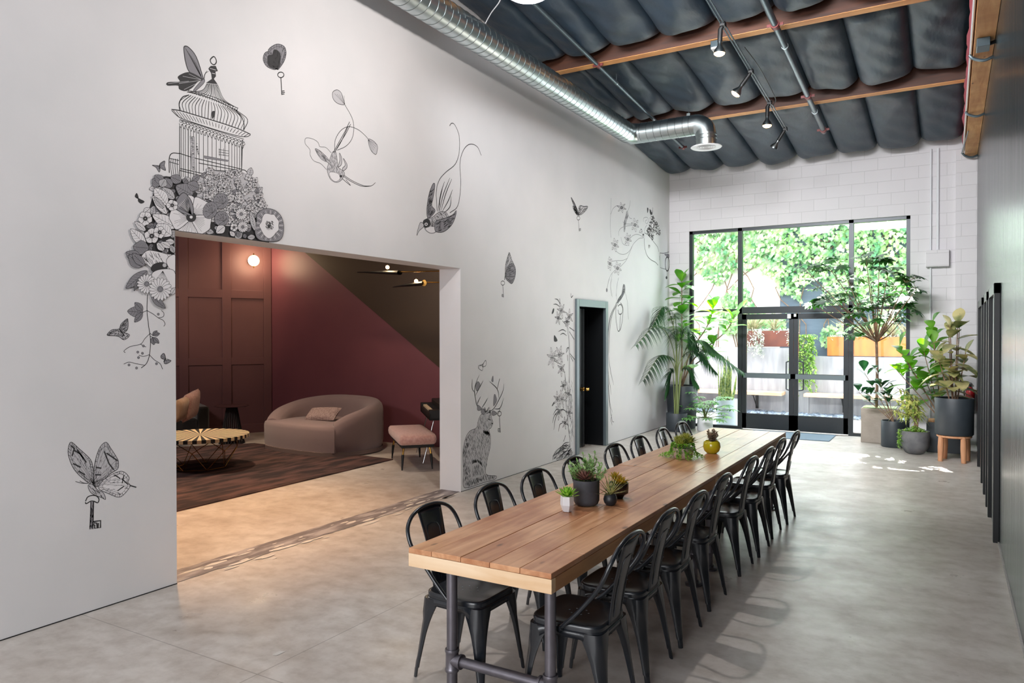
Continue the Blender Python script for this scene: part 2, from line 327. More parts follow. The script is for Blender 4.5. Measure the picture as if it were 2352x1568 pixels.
for k in (0,):
    for i in range(len(edges)-1): bag(edges[i], edges[i+1], -4.0, BY[1]-0.13, 50+i)
for i, (y, lab) in enumerate(((6.35, 'brown timber roof beam nearest the camera at the top of the picture'), (8.75, 'brown timber roof beam crossing above the silver duct, two track bulbs before it'), (11.15, 'brown timber roof beam farthest back, behind the round duct diffuser'))):
    b = MB(); zz = slope(y); x1 = W-0.19
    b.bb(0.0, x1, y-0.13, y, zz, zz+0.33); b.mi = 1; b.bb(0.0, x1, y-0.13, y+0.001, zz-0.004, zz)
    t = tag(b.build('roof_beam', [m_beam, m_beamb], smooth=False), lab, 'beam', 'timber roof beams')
# timber ledger on top of the dark wall
led = empty('timber_ledger', (4.99, 6, 4.6)); tag(led, 'long orange timber ledger running on top of the dark wall', 'beam')
b = MB(); b.bb(-0.075, 0.09, -8, D-6-0.1, 0.002, 0.46); b.build('timber', m_ledger, led, smooth=False)
b = MB(); b.tube([(-0.1, y, 0.06) for y in (-8, -2, 4, 7.8)], 0.012, 8); b.build('white_conduit', m_metalwhite, led)
b = MB(); b.grid(lambda u, v: (-0.085-0.03*math.sin(u*60)*math.sin(v*7)-0.02, -8+15.9*u, 0.1+0.3*v), 60, 3); b.build('pink_insulation', m_pink, led)
for y in (1.3, 2.95, 5.2, 7.75):
    b = MB(); b.tube(catmull([(-0.11, y, 0.03), (-0.07, y, -0.015), (0.02, y, -0.045), (0.1, y, -0.02)], 5), 0.016, 8); b.build('strap_conduit', m_pipe, led)
# ------------------------------------------------------------------ storefront
win = struct(empty('window_1', (0, D, 0)))
def bars(name, L, m=m_frame, par=None, y0=0.03, y1=0.13):
    b = MB()
    for (x0, x1, z0, z1) in L: b.bb(x0, x1, y0, y1, z0, z1)
    return b.build(name, m, par, smooth=False)
bars('window_frame', [(SX0, SX0+.06, 0, SZ), (SX1-.06, SX1, 0, SZ), (SX0, SX1, SZ-.055, SZ), (1.31, 1.385, 0, SZ), (3.205, 3.28, 0, SZ), (SX0, 1.31, 0, .05), (3.28, SX1, 0, .05)], par=win)
bars('transom_bar', [(SX0, 1.33, 2.19, 2.24), (3.26, SX1, 2.19, 2.24), (1.33, 3.26, 2.15, 2.27)], par=win)
b = MB()
for (x0, x1, z0, z1) in ((SX0+.06, 1.31, .05, 2.19), (SX0+.06, 1.31, 2.24, SZ-.055), (1.385, 3.205, 2.27, SZ-.055), (3.28, SX1-.06, .05, 2.19), (3.28, SX1-.06, 2.24, SZ-.055)):
    b.add([(x0, .09, z0), (x1, .09, z0), (x1, .09, z1), (x0, .09, z1)], [(0, 1, 2, 3)])
b.build('window_glass', m_glass, win, smooth=False)
def leafdoor(name, x0, x1, hx):
    d = struct(empty(name, (0, D, 0)))
    bars('door_frame', [(x0, x0+.075, .02, 2.14), (x1-.075, x1, .02, 2.14), (x0, x1, .02, .30), (x0, x1, 2.04, 2.14), (x0, x1, .96, 1.05)], par=d, y0=.04, y1=.1)
    b = MB(); b.add([(x0+.05, .07, .3), (x1-.05, .07, .3), (x1-.05, .07, 2.06), (x0+.05, .07, 2.06)], [(0, 1, 2, 3)]); b.build('door_glass', m_glass, d, smooth=False)
    b = MB(); b.bb(x0+.04, x1-.04, -.03, .01, .965, 1.045); b.bb(x0+.04, x0+.1, .0, .05, .96, 1.05); b.bb(x1-.1, x1-.04, .0, .05, .96, 1.05); b.build('push_bar', m_frame_g, d, smooth=False)
    s = 1 if hx > (x0+x1)/2 else -1
    b = MB(); b.tube(catmull([(hx+s*.0, .1, 1.28), (hx-s*.0, .17, 1.28), (hx-s*.09, .17, 1.26), (hx-s*.1, .17, 1.2), (hx-s*.1, .17, .82), (hx-s*.09, .17, .76), (hx, .17, .74), (hx, .1, .74)], 4), .012, 8); b.build('pull_handle', m_frame, d)
    return d
leafdoor('door_1', 1.39, 2.294, 2.25); leafdoor('door_2', 2.3, 3.2, 2.345)
b = MB(); b.bb(2.2, 2.26, -.02, .03, 2.05, 2.13); b.bb(2.31, 2.35, -.02, .03, 2.08, 2.13)
o = b.build('door_latch_box', m_metalwhite, loc=(0, D, 0), smooth=False); o['kind'] = 'structure'; o.name = 'trim_2'
# ------------------------------------------------------------------ mural-wall door recess
d3 = struct(empty('door_3', (0, 10.345, 0)))
b = MB(); hy = (DY1-DY0)/2
b.bb(-0.02, 0.03, -hy, -hy+.09, 0, DZ); b.bb(-0.02, 0.03, hy-.09, hy, 0, DZ); b.bb(-0.02, 0.03, -hy+.09, hy-.09, DZ-.11, DZ)
b.build('door_frame', m_frame_g, d3, smooth=False, bevel=.004)
b = MB(); b.bb(-0.3, -0.021, -hy+.03, -hy+.08, 0, DZ-.03); b.bb(-0.3, -0.021, hy-.08, hy-.03, 0, DZ-.03); b.bb(-0.3, -0.021, -hy+.03, hy-.03, DZ-.1, DZ-.03); b.build('door_jamb', m_blackdoor, d3, smooth=False)
b = MB(); b.bb(-.95, -.3, -hy+.05, -hy+.08, 0, DZ); b.bb(-.95, -.3, hy-.1, hy-.06, 0, DZ); b.bb(-1.0, -.95, -hy, hy, 0, DZ); b.bb(-1, -.3, -hy, hy, DZ-.06, DZ)
b.build('recess_lining', m_blackdoor, d3, smooth=False)
b = MB(); b.bb(-.27, -.225, -hy+.09, hy-.34, .01, DZ-.12); b.bb(-.22, -.215, hy-.44, hy-.425, 0.01, DZ-.12); b.build('door_leaf', m_blackdoor, d3, smooth=False)
b = MB(); y = .13; b.cyl((-.23, y, .915), (-.19, y, .915), .03, .03); b.cyl((-.19, y, .915), (-.15, y, .915), .012); b.lathe((-.13, y, .915), [(0, -.035), (.022, -.028), (.033, 0), (.022, .025), (0, .03)], 16, 'x'); b.bb(-.235, -.225, y-.035, y+.035, .83, .99)
b.build('door_knob', m_brass, d3)
# ------------------------------------------------------------------ rough strip across the opening
b = MB(); rnd = random.Random(3)
def edge(x, j): return [(x+rnd.uniform(-j, j), OY0+(OY1-OY0)*i/60, 0.003) for i in range(61)]
A, B_ = edge(-0.02, .012), edge(-0.27, .006)
b.add(A+B_, [(i, i+1, 62+i, 61+i) for i in range(60)]); o = b.build('trim_1', m_gravel, smooth=False); struct(o)
b = MB()
for k in range(46):
    y = rnd.uniform(OY0+.1, OY1-.1); x = rnd.uniform(-.22, .06); r = rnd.uniform(.012, .05); q = rnd.random()*6; l = rnd.uniform(1, 4)
    P = [(x+r*.6*math.cos(t*PI/4)*rnd.uniform(.5, 1.1), y+r*l*math.sin(t*PI/4)*rnd.uniform(.5, 1.1), 0.005) for t in range(8)]
    b.add(P, [tuple(range(8))])
for (px, py) in ((745, 1241), (626, 1282), (930, 1165), (505, 1340), (1010, 1335), (640, 1500)):
    p = fl(px, py); b.add([(p.x+.03*math.cos(t*PI/4)*rnd.uniform(.5, 1.2), p.y+.05*math.sin(t*PI/4)*rnd.uniform(.5, 1.2), .002) for t in range(8)], [tuple(range(8))])
o = b.build('trim_3', mat('spilt_filler', '#cfcac4', .8), smooth=False); struct(o)
# ------------------------------------------------------------------ right-wall doors (dark jambs standing proud)
for i, (y0, y1, z1) in enumerate(((7.45, 8.55, 2.2), (8.95, 9.72, 2.2), (10.35, 11.7, 2.2))):
    d = struct(empty('door_%d' % (4+i), (W, (y0+y1)/2, 0))); h = (y1-y0)/2
    b = MB(); b.bb(-.045, 0, -h, -h+.09, 0, z1); b.bb(-.045, 0, h-.09, h, 0, z1); b.bb(-.045, 0, -h, h, z1-.09, z1); b.build('door_frame', m_blackdoor, d, smooth=False, bevel=.003)
    b = MB(); b.bb(-.015, 0, -h+.09, h-.09, 0, z1-.09); b.build('door_leaf', m_blackdoor, d, smooth=False)
# ------------------------------------------------------------------ spiral duct
du = empty('spiral_duct', (0.53, 7.5, 4.8)); tag(du, 'long silver spiral air duct with a short branch ending in a round diffuser', 'duct')
zc = lambda y: .006*(3.1-y)
b = MB(); R = .147
b.tube([(0, -11.5, zc(-11.5)), (0, 2.9, zc(2.9)), (0.03, 3.03, 0), (0.12, 3.1, 0)], R, 40); b.build('main_run', m_galv, du, ang=50)
b = MB()
y = -3.4
while y < 2.95:
    n = 40; pts = [(R*1.008*math.cos(2*PI*j/n), y+.035*j/n*1.0, zc(y)+R*1.008*math.sin(2*PI*j/n)) for j in range(n+1)]
    b.tube(pts, .0028, 4, caps=False); y += .115
b.build('seam', m_seam, du)
b = MB(); EX = 1.16; b.tube([(0.0, 3.1, 0), (EX-.17, 3.1, 0)], R, 40)
b.tube(catmull([(EX-.2, 3.1, 0), (EX-.12, 3.1, -.005), (EX-.03, 3.1, -.07), (EX, 3.1, -.18)], 5), R, 40); b.cyl((EX, 3.1, -.15), (EX, 3.1, -.32), R, R, 40)
b.build('branch', m_galv, du, ang=50)
b = MB()
for x in (.2, .31, .42, .53, .64, .75, .86, .95): b.tube([(x+.03*math.cos(q)*.4, 3.1+R*1.01*math.cos(q), R*1.01*math.sin(q)) for q in [2*PI*j/32 for j in range(32)]], .0028, 4, closed=True)
for zz in (-.18, -.23): b.tube([(EX+R*1.01*math.cos(q), 3.1+R*1.01*math.sin(q), zz) for q in [2*PI*j/32 for j in range(32)]], .0035, 4, closed=True)
b.build('collar_ring', m_seam, du)
b = MB(); c = (EX, 3.1, -.32)
b.lathe(c, [(.147, .0), (.21, -.012), (.22, -.02), (.21, -.028), (.147, -.02)], 48); b.mi = 0
for r in (.13, .097, .064, .03): b.lathe(c, [(r-.012, -.004), (r+.004, -.024), (r-.002, -.026), (r-.02, -.006)], 40)
b.mi = 1; b.lathe(c, [(0, -.002), (.147, -.002)], 32)
b.build('diffuser', [m_metalwhite, m_black], du)
b = MB(); b.tube([(0.9, 3.1, .145), (.9, 3.1, .45)], .004, 6); b.box((.9, 3.1, .16), (.05, .03, .05)); b.build('hanger', m_seam, du)
b = MB(); b.tube([(0, -1.8, .2), (0, -1.8, .8)], .003, 6); b.build('hanger', m_seam, du)
# hanging cable near the duct
pts = [fl(1112, 38, 5.25)-V((0, 0, .1)), fl(1128, 30, 5.2), fl(1147, 4, 5.2), fl(1160, -30, 5.2)]
b = MB(); b.tube(catmull(pts, 6), .006, 6); tag(b.build('loose_cable', m_metalwhite), 'thin white loose cable hanging beside the silver duct', 'cable')
# ------------------------------------------------------------------ sprinkler pipes
def sprink(x, ya, yb, r, couple, rings, label, off=.1):
    z0 = slope(ya)-off; t = empty('sprinkler_pipe', (x, ya, z0)); tag(t, label, 'pipe', 'sprinkler pipes under the roof')
    zz = lambda y: slope(y)-off-z0
    b = MB(); b.tube([(0, y-ya, zz(y)) for y in (ya, (ya+yb)/2, yb)], r, 14); b.build('pipe', m_pipe, t)
    for y in couple:
        b = MB(); b.tube([(0, y-ya-.035, zz(y-.03)), (0, y-ya+.035, zz(y+.03))], r*1.3, 14); b.box((r*1.7, y-ya, zz(y)), (.05, .02, .03)); b.box((-r*1.7, y-ya, zz(y)), (.05, .02, .03)); b.build('coupling', m_red, t)
    for y in rings:
        b = MB(); b.tube([(0, y-ya-.01, zz(y)), (0, y-ya+.01, zz(y))], r*1.12, 14); b.tube([(0, y-ya, zz(y)), (0, y-ya, zz(y)+.3)], .005, 6); b.build('hanger_ring', m_seam, t)
sprink(.885, 4.5, 12.1, .025, (8.6, 12.05), (9.2,), 'thin grey sprinkler pipe crossing just beside the silver duct', .05)
sprink(3.07, 4.5, 12.05, .036, (8.4, 10.55, 11.95), (8.95, 11.15), 'thicker grey sprinkler pipe with red couplings right of the track bulbs')
# ------------------------------------------------------------------ track light
tr = empty('track_light', (2.6, 8, 5.0)); tag(tr, 'thin twin track rail with four spot bulbs, three lit', 'light')
zt = lambda y: slope(y)-.15-5.0
b = MB()
for dx in (-.016, .016): b.tube([(dx, y-8, zt(y)) for y in (4.5, 8, 11.6)], .009, 8)
b.build('rail', m_pipe, tr)
b = MB(); b.tube(catmull([(.05, .8, zt(8.8)+.06), (.1, 1.2, zt(9.2)+.02), (.09, 1.7, zt(9.7)+.05), (.1, 2.3, zt(10.3)+.0), (.03, 2.6, zt(10.6)+.05), (0, 2.62, zt(10.6))], 5), .006, 6); b.build('feed_wire', m_black, tr)
for (yy, aim, lit) in ((8.05, (-.04, 0, -1), 1), (9.35, (-.6, -.1, -.8), 1), (10.45, (-.02, 0, -1), 1), (11.55, (-.55, .1, -.8), 0)):
    a = V(aim).normalized(); p = V((0, yy-8, zt(yy)))
    b = MB(); b.box(p, (.05, .09, .05)); b.tube([p, p+V((-.03, 0, -.05)), p+V((-.03, 0, -.05))+a*.13], [.02, .026, .026], 10)
    h = b.build('spot_head', m_black, tr); q = p+V((-.03, 0, -.05))+a*.13
    b = MB(); b.tube([q, q+a*.04, q+a*.09, q+a*.12], [.022, .024, .058, .06], 18); k = b.build('reflector_bulb', m_seam, h)
    b = MB(); b.tube([q+a*.115, q+a*.13, q+a*.145], [.058, .056, .035], 18)
    if lit: b.build('bulb_lens', m_warmglow, h)
    if lit: lamp('SPOT', 'track_spot', V((2.6, 8, 5.0))+q+a*.16, 22, (1, .78, .52), target=V((2.6, 8, 5.0))+q+a*3, spot_size=1.5, spot_blend=.8, shadow_soft_size=.05)
fb = empty('floodlight', fl(1646, 112, 5.12)); tag(fb, 'small square box floodlight with a white lens hung under a beam', 'light')
b = MB(); b.box((0, 0, .05), (.11, .13, .09)); b.build('housing', m_pipe, fb, smooth=False, bevel=.006)
b = MB(); b.box((0, 0, -.005), (.1, .12, .02)); b.build('lens', m_metalwhite, fb, smooth=False)
b = MB(); b.tube(catmull([(.06, 0, .07), (.12, .02, .08), (.2, .08, .1), (.27, .1, .15)], 4), .007, 6); b.tube([(0, 0, .1), (0, 0, .2)], .008, 6); b.build('lead', m_black, fb)
# pendant whose underside just enters the top of the frame
pe = empty('globe_pendant', (1.96, 4.9, 4.62)); tag(pe, 'large white globe pendant, only its underside in view at the top', 'light')
b = MB(); b.lathe((0, 0, 0), [(0, -.32)]+[(.32*math.sin(q), -.32*math.cos(q)) for q in [PI*i/14 for i in range(1, 14)]]+[(0, .32)], 40); b.build('globe', m_gwhite, pe)
b = MB(); b.tube([(0, 0, .3), (0, 0, .85)], .006, 6); b.build('cord', m_black, pe)
lamp('POINT', 'pendant_glow', (1.96, 4.9, 4.24), 125, (1, .94, .9), shadow_soft_size=.05)
# ------------------------------------------------------------------ back wall services
cp = empty('electrical_panel', (4.54, D, 3.0)); tag(cp, 'white electrical box on the block wall with conduits above and below', 'electrical box')
b = MB(); b.box((0, -.062, 0), (.33, .12, .27)); b.build('box', m_block, cp, smooth=False, bevel=.006)
b = MB(); b.tube([(-.1, -.03, .12), (-.1, -.03, 1.8)], .014, 8); b.tube([(.0, -.03, .12), (.0, -.03, 1.8)], .02, 8); b.tube([(-.1, -.03, -.12), (-.1, -.03, -3.0)], .014, 8); b.build('conduit', m_metalwhite, cp)
for i_, (q_, l_) in enumerate((((2253, 845), 'small pale wall plate on the dark wall, the upper of two near the far corner'), ((2253, 962), 'small pale wall plate on the dark wall, the lower of two near the far corner'))):
    wpq = at(q_[0], q_[1], 0, W); b = MB(); b.bb(-.008, 0, -.06, .06, -.06, .06); b.mi = 1; b.bb(-.013, -.008, -.012, .012, -.02, .02); tag(b.build('wall_plate', [m_metalwhite, m_pipe], loc=(W-.0005, 12.6, wpq.z if abs(wpq.z) < 3 else 1.1), smooth=False), l_, 'wall plate', 'wall plates on the dark wall')
je = empty('junction_box', (4.93, 6.9, 4.66)); tag(je, 'grey junction box with flexible conduit on the orange ledger', 'electrical box')
p = fl(2258, 103, 4.56); je.location = p
b = MB(); b.box((0, 0, 0), (.11, .2, .08)); b.build('box', m_pipe, je, smooth=False, bevel=.005)
b = MB(); b.tube(catmull([(.05, 0, .0), (.1, .02, .02), (.16, .03, .05)], 4), .018, 8); b.build('flex_conduit', m_black, je)
rd = MB(); a = fl(2209, 352, 4.45); c = fl(2224, 300, 4.6); rd.tube([a, c], .008, 6); rd.lathe(a, [(0, -.012), (.014, 0), (0, .012)], 8); tag(rd.build('brace_rod', m_seam), 'thin metal brace rod from the ledger toward the block wall', 'rod')
# ------------------------------------------------------------------ lounge shell
m_plum = mat('plum_paint', '#74454e', 0.42, col2='#784850', nscale=2.0)
m_panel = mat('plum_panel_satin', '#6e4a4c', 0.42, spec=.5, col2='#734e50', nscale=1.5)
m_olive = mat('olive_black_paint', '#40301f', 0.45)
m_sofa = mat('mauve_boucle', '#7d6a6c', 0.9, col2='#897676', nscale=300, bump=.3, bscale=350, sheen=.3)
m_rug = mat('plum_rug', '#2c1e20', 0.95, col2='#664843', nscale=2.6, stretch=(3.0, .75, 1), bump=.6, bscale=140, detail=9, pos=(.42, .68))
m_pinkv = mat('pink_velvet', '#b98a80', 0.85, col2='#cba095', nscale=30, bump=.5, bscale=60, sheen=.5)
m_beigev = mat('beige_velvet', '#a98568', 0.85, col2='#b08f74', nscale=20, sheen=.4)
m_ivory = mat('ivory_inlay', '#f0d9ae', 0.35); m_keys = mat('ivory_keys', '#e8d6b8', .35)
CX, CY = -5.978, 9.39; PD = V((-.4605, -.8876, 0))
b = MB(); b.bb(CX-.3, -TW, CY, CY+.15, 0, 3.7); struct(b.build('wall_lounge_back', m_plum, smooth=False))
b = MB(); b.add([(-5.168, CY-.015, 3.27), (-5.168+.5, CY-.015, 3.6), (-TW, CY-.015, 3.6), (-TW, CY-.015, 0.0), (-2.172, CY-.015, 1.256)], [(0, 1, 2, 3, 4)])
b.v += [(x, CY, z) for (x, y, z) in b.v[:5]]; b.f += [(i, (i+1) % 5, 5+(i+1) % 5, 5+i) for i in range(5)]; b.m += [0]*5
struct(b.build('wall_lounge_slant', m_olive, smooth=False))
b = MB(); L_ = 9.4; nrm = V((.8876, -.4605, 0))        # panelled wall, in its own frame: x along the wall from the corner, y out of the wall
b.bb(0, L_, -.15, 0, 0, 3.7)
rot = math.atan2(PD.y, PD.x)
wp = b.build('wall_panelled', m_panel, smooth=False, loc=(CX, CY, 0)); wp.rotation_euler = (0, 0, rot); struct(wp)
# frame members proud of the wall: (distance from the corner)
b = MB(); s_out = 1
def pb(x0, x1, z0, z1): b.bb(x0, x1, 0, .03, z0, z1)
st = [(0, .135), (.70, .85), (1.41, 1.555), (2.15, 2.3), (2.9, 3.05), (3.65, 3.8), (4.4, 4.55), (5.2, 5.35), (6, 6.15)]
for (x0, x1) in st: pb(x0, x1, 0, 3.6)
for i in range(len(st)-1):
    for (z0, z1) in ((0, .16), (1.235, 1.36), (2.42, 2.565), (3.5, 3.6)): pb(st[i][1], st[i+1][0], z0, z1)
fr = b.build('panel_frame', m_panel, wp, smooth=False, bevel=.003)
b = MB(); b.bb(-11.4, -TW, 1.2, CY+.1, 3.6, 3.7); struct(b.build('ceiling_lounge', m_olive, smooth=False))
b = MB(); b.bb(-11.4, -TW, 1.1, 1.2, 0, 3.7); struct(b.build('wall_lounge_front', m_plum, smooth=False))
b = MB(); b.bb(-11.4, -11.3, 1.1, CY, 0, 3.7); struct(b.build('wall_lounge_end', m_plum, smooth=False))
if True:                                           # which side of the panelled wall faces the room
    n_room = V((math.cos(rot+PI/2), math.sin(rot+PI/2), 0))
# globe wall lamp
pg = V((CX, CY, 0))+PD*.34+V((0, 0, 3.09)); n2 = V((-PD.y, PD.x, 0)); n2 = n2 if n2.dot(V((1, -.2, 0))) > 0 else -n2
gl = empty('globe_sconce', pg); tag(gl, 'round glowing globe wall lamp with brass pins on the plum panelling', 'lamp')
q = at(575, 600, 1, pg.y-.06)
b = MB(); c = n2*.17; b.lathe(c, [(0, -.098)]+[(.098*math.sin(a), -.098*math.cos(a)) for a in [PI*i/12 for i in range(1, 12)]]+[(0, .098)], 28); b.build('globe', m_globe, gl)
b = MB(); b.cyl(c+V((0, 0, .093)), c+V((0, 0, .135)), .014, .005, 10); b.cyl(c+V((0, 0, -.093)), c+V((0, 0, -.135)), .014, .005, 10); b.cyl(n2*.03, n2*.08, .012, n=10); b.cyl(n2*.03, n2*.045, .07, n=24); b.build('brass_mount', m_brass, gl)
lamp('POINT', 'globe_glow', pg+n2*.30, 24, (1, .72, .45), shadow_soft_size=.28)
# warm downlights of the lounge
lamp('SPOT', 'lounge_spot', (-1.75, 4.4, 3.4), 520, (1, .58, .28), target=(-1.35, 4.5, 0), spot_size=1.4, spot_blend=.8, shadow_soft_size=.08)
lamp('SPOT', 'lounge_spot', (-3.9, 6.5, 3.5), 300, (1, .74, .5), target=(-3.8, 6.55, 0), spot_size=1.5, spot_blend=.8, shadow_soft_size=.04)
lamp('SPOT', 'lounge_spot', (-1.9, 7.2, 3.5), 110, (1, .76, .55), target=(-2.6, 8.2, .3), spot_size=1.5, spot_blend=.8, shadow_soft_size=.06)
lamp('POINT', 'lounge_fill', (-4.6, 4.2, 2.9), 120, (1, .9, .86), shadow_soft_size=.3)  # general fill for the lounge, no fixture modelled
lamp('SPOT', 'panel_spot', (-4.3, 6.4, 3.45), 75, (1, .72, .45), target=(-6.3, 8.55, 2.2), spot_size=.75, spot_blend=.9, shadow_soft_size=.1)
# black blade lamps
for i, (p, e, bulbp, lab) in enumerate((((820, 625), (918, 626), (890, 616), 'black blade-shaped lamp on a brass rod, the higher one near the header'), ((902, 659), (975, 650), (956, 648), 'black blade-shaped lamp on a brass rod, the lower shorter one'))):
    Y = 8.25+.15*i; a = at(*p, 1, Y); c = at(*e, 1, Y); q = at(*bulbp, 1, Y); t = empty('blade_lamp', c); tag(t, lab, 'lamp', 'blade lamps in the lounge')
    b = MB(); d = a-c; n = V((0, .035, 0))
    for s in (1,):
        P = []
        for k in range(9):
            u = k/8; wd = .07*math.sin(PI*min(1, .25+u*.75))**.7+.004; P.append((d*u, wd, .028*(1-u)+.006))
        b.grid(lambda u, v: (lambda k: P[k][0]+V((0, P[k][1]*math.cos(2*PI*v), P[k][2]*math.sin(2*PI*v))))(int(round(u*8))), 8, 14)
    b.build('blade_shade', m_black, t)
    b = MB(); b.lathe(q-c+V((0, 0, .015)), [(0, -.028), (.02, -.02), (.028, 0), (.02, .02), (0, .028)], 14); b.build('bulb', m_warmglow, t)
    b = MB(); r = at(1018, 622 if i == 0 else 648, 1, Y)-c; b.tube([(0, 0, .01), (r.x, 0, r.z), (-TW-c.x, 0, r.z)], .008, 8)
    if i: b.lathe((.02, -.03, 0), [(0, -.01), (.045, -.005), (.045, .005), (0, .01)], 20, 'y')
    b.build('brass_rod', m_brass, t)
    lamp('POINT', 'blade_lamp_glow', c+(q-c)+V((0, -.04, .09)), 9, (1, .75, .45), shadow_soft_size=.02)
# rug
rg = MB(); P = [(-1.95, 8.16), (-1.895-.02, 4.3), (-1.9, 3.0), (-7.2, 3.0), (-7.0, 6.0), (-6.2, 7.6), (-5.6, 8.16)]
P = [fl(903, 1056).to_2d(), V((-1.86, 3.0)), V((-7.0, 3.0)), V((-6.3, 6.5)), fl(585, 1019).to_2d()]
rg.prism([tuple(p) for p in P], 0.001, 0.014); tag(rg.build('rug', m_rug, smooth=False), 'dark plum streaked rug under the coffee table and sofa', 'rug')
# coffee table
ct = empty('coffee_table', (-3.82, 6.3, .014)); tag(ct, 'round coffee table with black and ivory sunburst top on brass wire base', 'coffee table')
Rt = .615; zt0, zt1 = .392, .436
nw = 72; ivb = MB(); RR = [.0, .15, .3, .45, Rt]
vs = []; 
for sct in range(nw):
    a0, a1 = 2*PI*sct/nw, 2*PI*(sct+1)/nw
    for k in range(4):
        r0, r1 = Rt*k/4, Rt*(k+1)/4
        step = (12, 24, 48, 96)[k] if False else 48
        ivb.mi = sct % 2
        q0 = [(r*math.cos(a), r*math.sin(a), zt1) for (r, a) in ((r0, a0), (r1, a0), (r1, a1), (r0, a1))]
        ivb.add(q0 if k else q0[1:3]+[q0[0]], [(0, 1, 2, 3)] if k else [(2, 0, 1)])
    ivb.add([(Rt*math.cos(a0), Rt*math.sin(a0), zt0), (Rt*math.cos(a1), Rt*math.sin(a1), zt0), (Rt*math.cos(a1), Rt*math.sin(a1), zt1), (Rt*math.cos(a0), Rt*math.sin(a0), zt1)], [(0, 1, 2, 3)])
ivb.mi = 1; ivb.lathe((0, 0, zt0), [(0, 0), (Rt, 0)], nw)
ivb.build('tabletop', [m_ivory, m_black], ct, smooth=False)
b = MB(); nb = 7
for k in range(nb):
    a = 2*PI*k/nb+.5; am = a+PI/nb; an = a+2*PI/nb
    f0 = (.33*math.cos(a), .33*math.sin(a), .006); f1 = (.33*math.cos(an), .33*math.sin(an), .006); mid = (.46*math.cos(am), .46*math.sin(am), .25)
    t0 = (.5*math.cos(a), .5*math.sin(a), zt0); t1 = (.5*math.cos(an), .5*math.sin(an), zt0)
    for (p, q) in ((f0, f1), (f0, mid), (f1, mid), (mid, t0), (mid, t1)): b.tube([p, q], .005, 6)
b.build('wire_base', m_brass, ct)
# curved sofa
so = empty('curved_sofa', (-3.62, 8.45, .014)); so.rotation_euler = (0, 0, math.radians(-4)); tag(so, 'rounded mauve grey loveseat with wraparound back against the plum wall', 'sofa')
import functools
def outline(t):                                    # t 0..1 from the left front round the back to the right front
    a = PI*(1.22-1.44*t); return V((.98*math.copysign(abs(math.cos(a))**.8, math.cos(a)), -.05+.70*math.sin(a) if math.sin(a) > 0 else -.05+.85*math.sin(a), 0))
N_ = 40; pts = [outline(i/N_) for i in range(N_+1)]
def hgt(t): return .455+.315*math.sin(PI*min(1, max(0, t)))**.62+.02*t
b = MB(); prof_n = 14
def shell(u, v):
    i = min(N_, int(round(u*N_))); p = pts[i]; q = pts[min(i+1, N_)]-pts[max(i-1, 0)]; q.normalize(); nin = V((q.y, -q.x, 0))
    if nin.dot(p) > 0: nin = -nin
    H = hgt(u); T = .27
    # profile: outer bottom, up the outer side, rounded top, down the inner side
    prof = [(0.03, 0.05), (0.0, .15), (-.005, .3), (0, H-.14), (.02, H-.06), (.06, H-.015), (.12, H), (.18, H-.015), (.235, H-.06), (T-.005, H-.13), (T, .42), (T-.01, .30), (T, .05)]
    k = v*(len(prof)-1); k0 = min(len(prof)-2, int(k)); f = k-k0; d = prof[k0][0]*(1-f)+prof[k0+1][0]*f; z = prof[k0][1]*(1-f)+prof[k0+1][1]*f
    return p+nin*d+V((0, 0, z))
b.grid(shell, N_, 24)
for u in (0, 1):
    L0 = [shell(u, j/24) for j in range(25)]; b.add(L0, [tuple(range(25)) if u else tuple(reversed(range(25)))])
b.build('backrest', m_sofa, so, ang=60, sub=1)
sp = [pts[i]*.86 for i in range(2, N_-1)]
P = [(p.x, p.y) for p in sp]+[(.80, -.60), (.62, -.68), (.2, -.72), (-.3, -.71), (-.66, -.66), (-.82, -.58)]
b = MB(); cen = V((0, -.05)); 
def ring(k, z): return [(cen.x+(x-cen.x)*k, cen.y+(y-cen.y)*k, z) for (x, y) in P]
rs = [ring(.99, .05), ring(1.0, .2), ring(1.0, .36), ring(.985, .405), ring(.95, .425), ring(.6, .432)]; n = len(P)
for r_ in rs: b.add(r_, [])
for k in range(len(rs)-1):
    for i in range(n): b.f.append((k*n+i, k*n+(i+1) % n, (k+1)*n+(i+1) % n, (k+1)*n+i)); b.m.append(0)
b.f.append(tuple((len(rs)-1)*n+i for i in range(n))); b.m.append(0)
b.build('seat', m_sofa, so, ang=70)
P2 = [(p.x*.99, p.y*.99) for p in pts]+[(.64, -.69), (.2, -.74), (-.3, -.73), (-.68, -.67)]
b = MB(); b.prism(P2, .0, .055); b.build('plinth', mat('sofa_plinth', '#6d5c58', .9), so)
def pillow(name, loc, w_, h_, d_, rot, m, label, par=None, group=None):
    b = MB()
    def f(s):
        def g(u, v):
            x, y = 2*u-1, 2*v-1; e = (1-x**4)*(1-y**4); k = 1-.06*(1-abs(x*y))*max(abs(x), abs(y))**6
            return V((x*w_/2*k, s*d_/2*max(0, e)**.55, y*h_/2*k))
        return g
    b.grid(f(1), 14, 14); b.grid(f(-1), 14, 14)
    o = b.build(name, m, par, ang=180); o.location = loc; o.rotation_euler = rot; tag(o, label, 'cushion', group); return o
pillow('scatter_cushion', at(741, 951, 1, 8.35)+V((0, 0, .0)), .60, .27, .13, (math.radians(-50), math.radians(-3), math.radians(4)), mat('grey_pink_fur', '#a79492', .95, col2='#8a7675', nscale=45, bump=.8, bscale=70), 'small fuzzy grey pink cushion lying in the curved sofa')
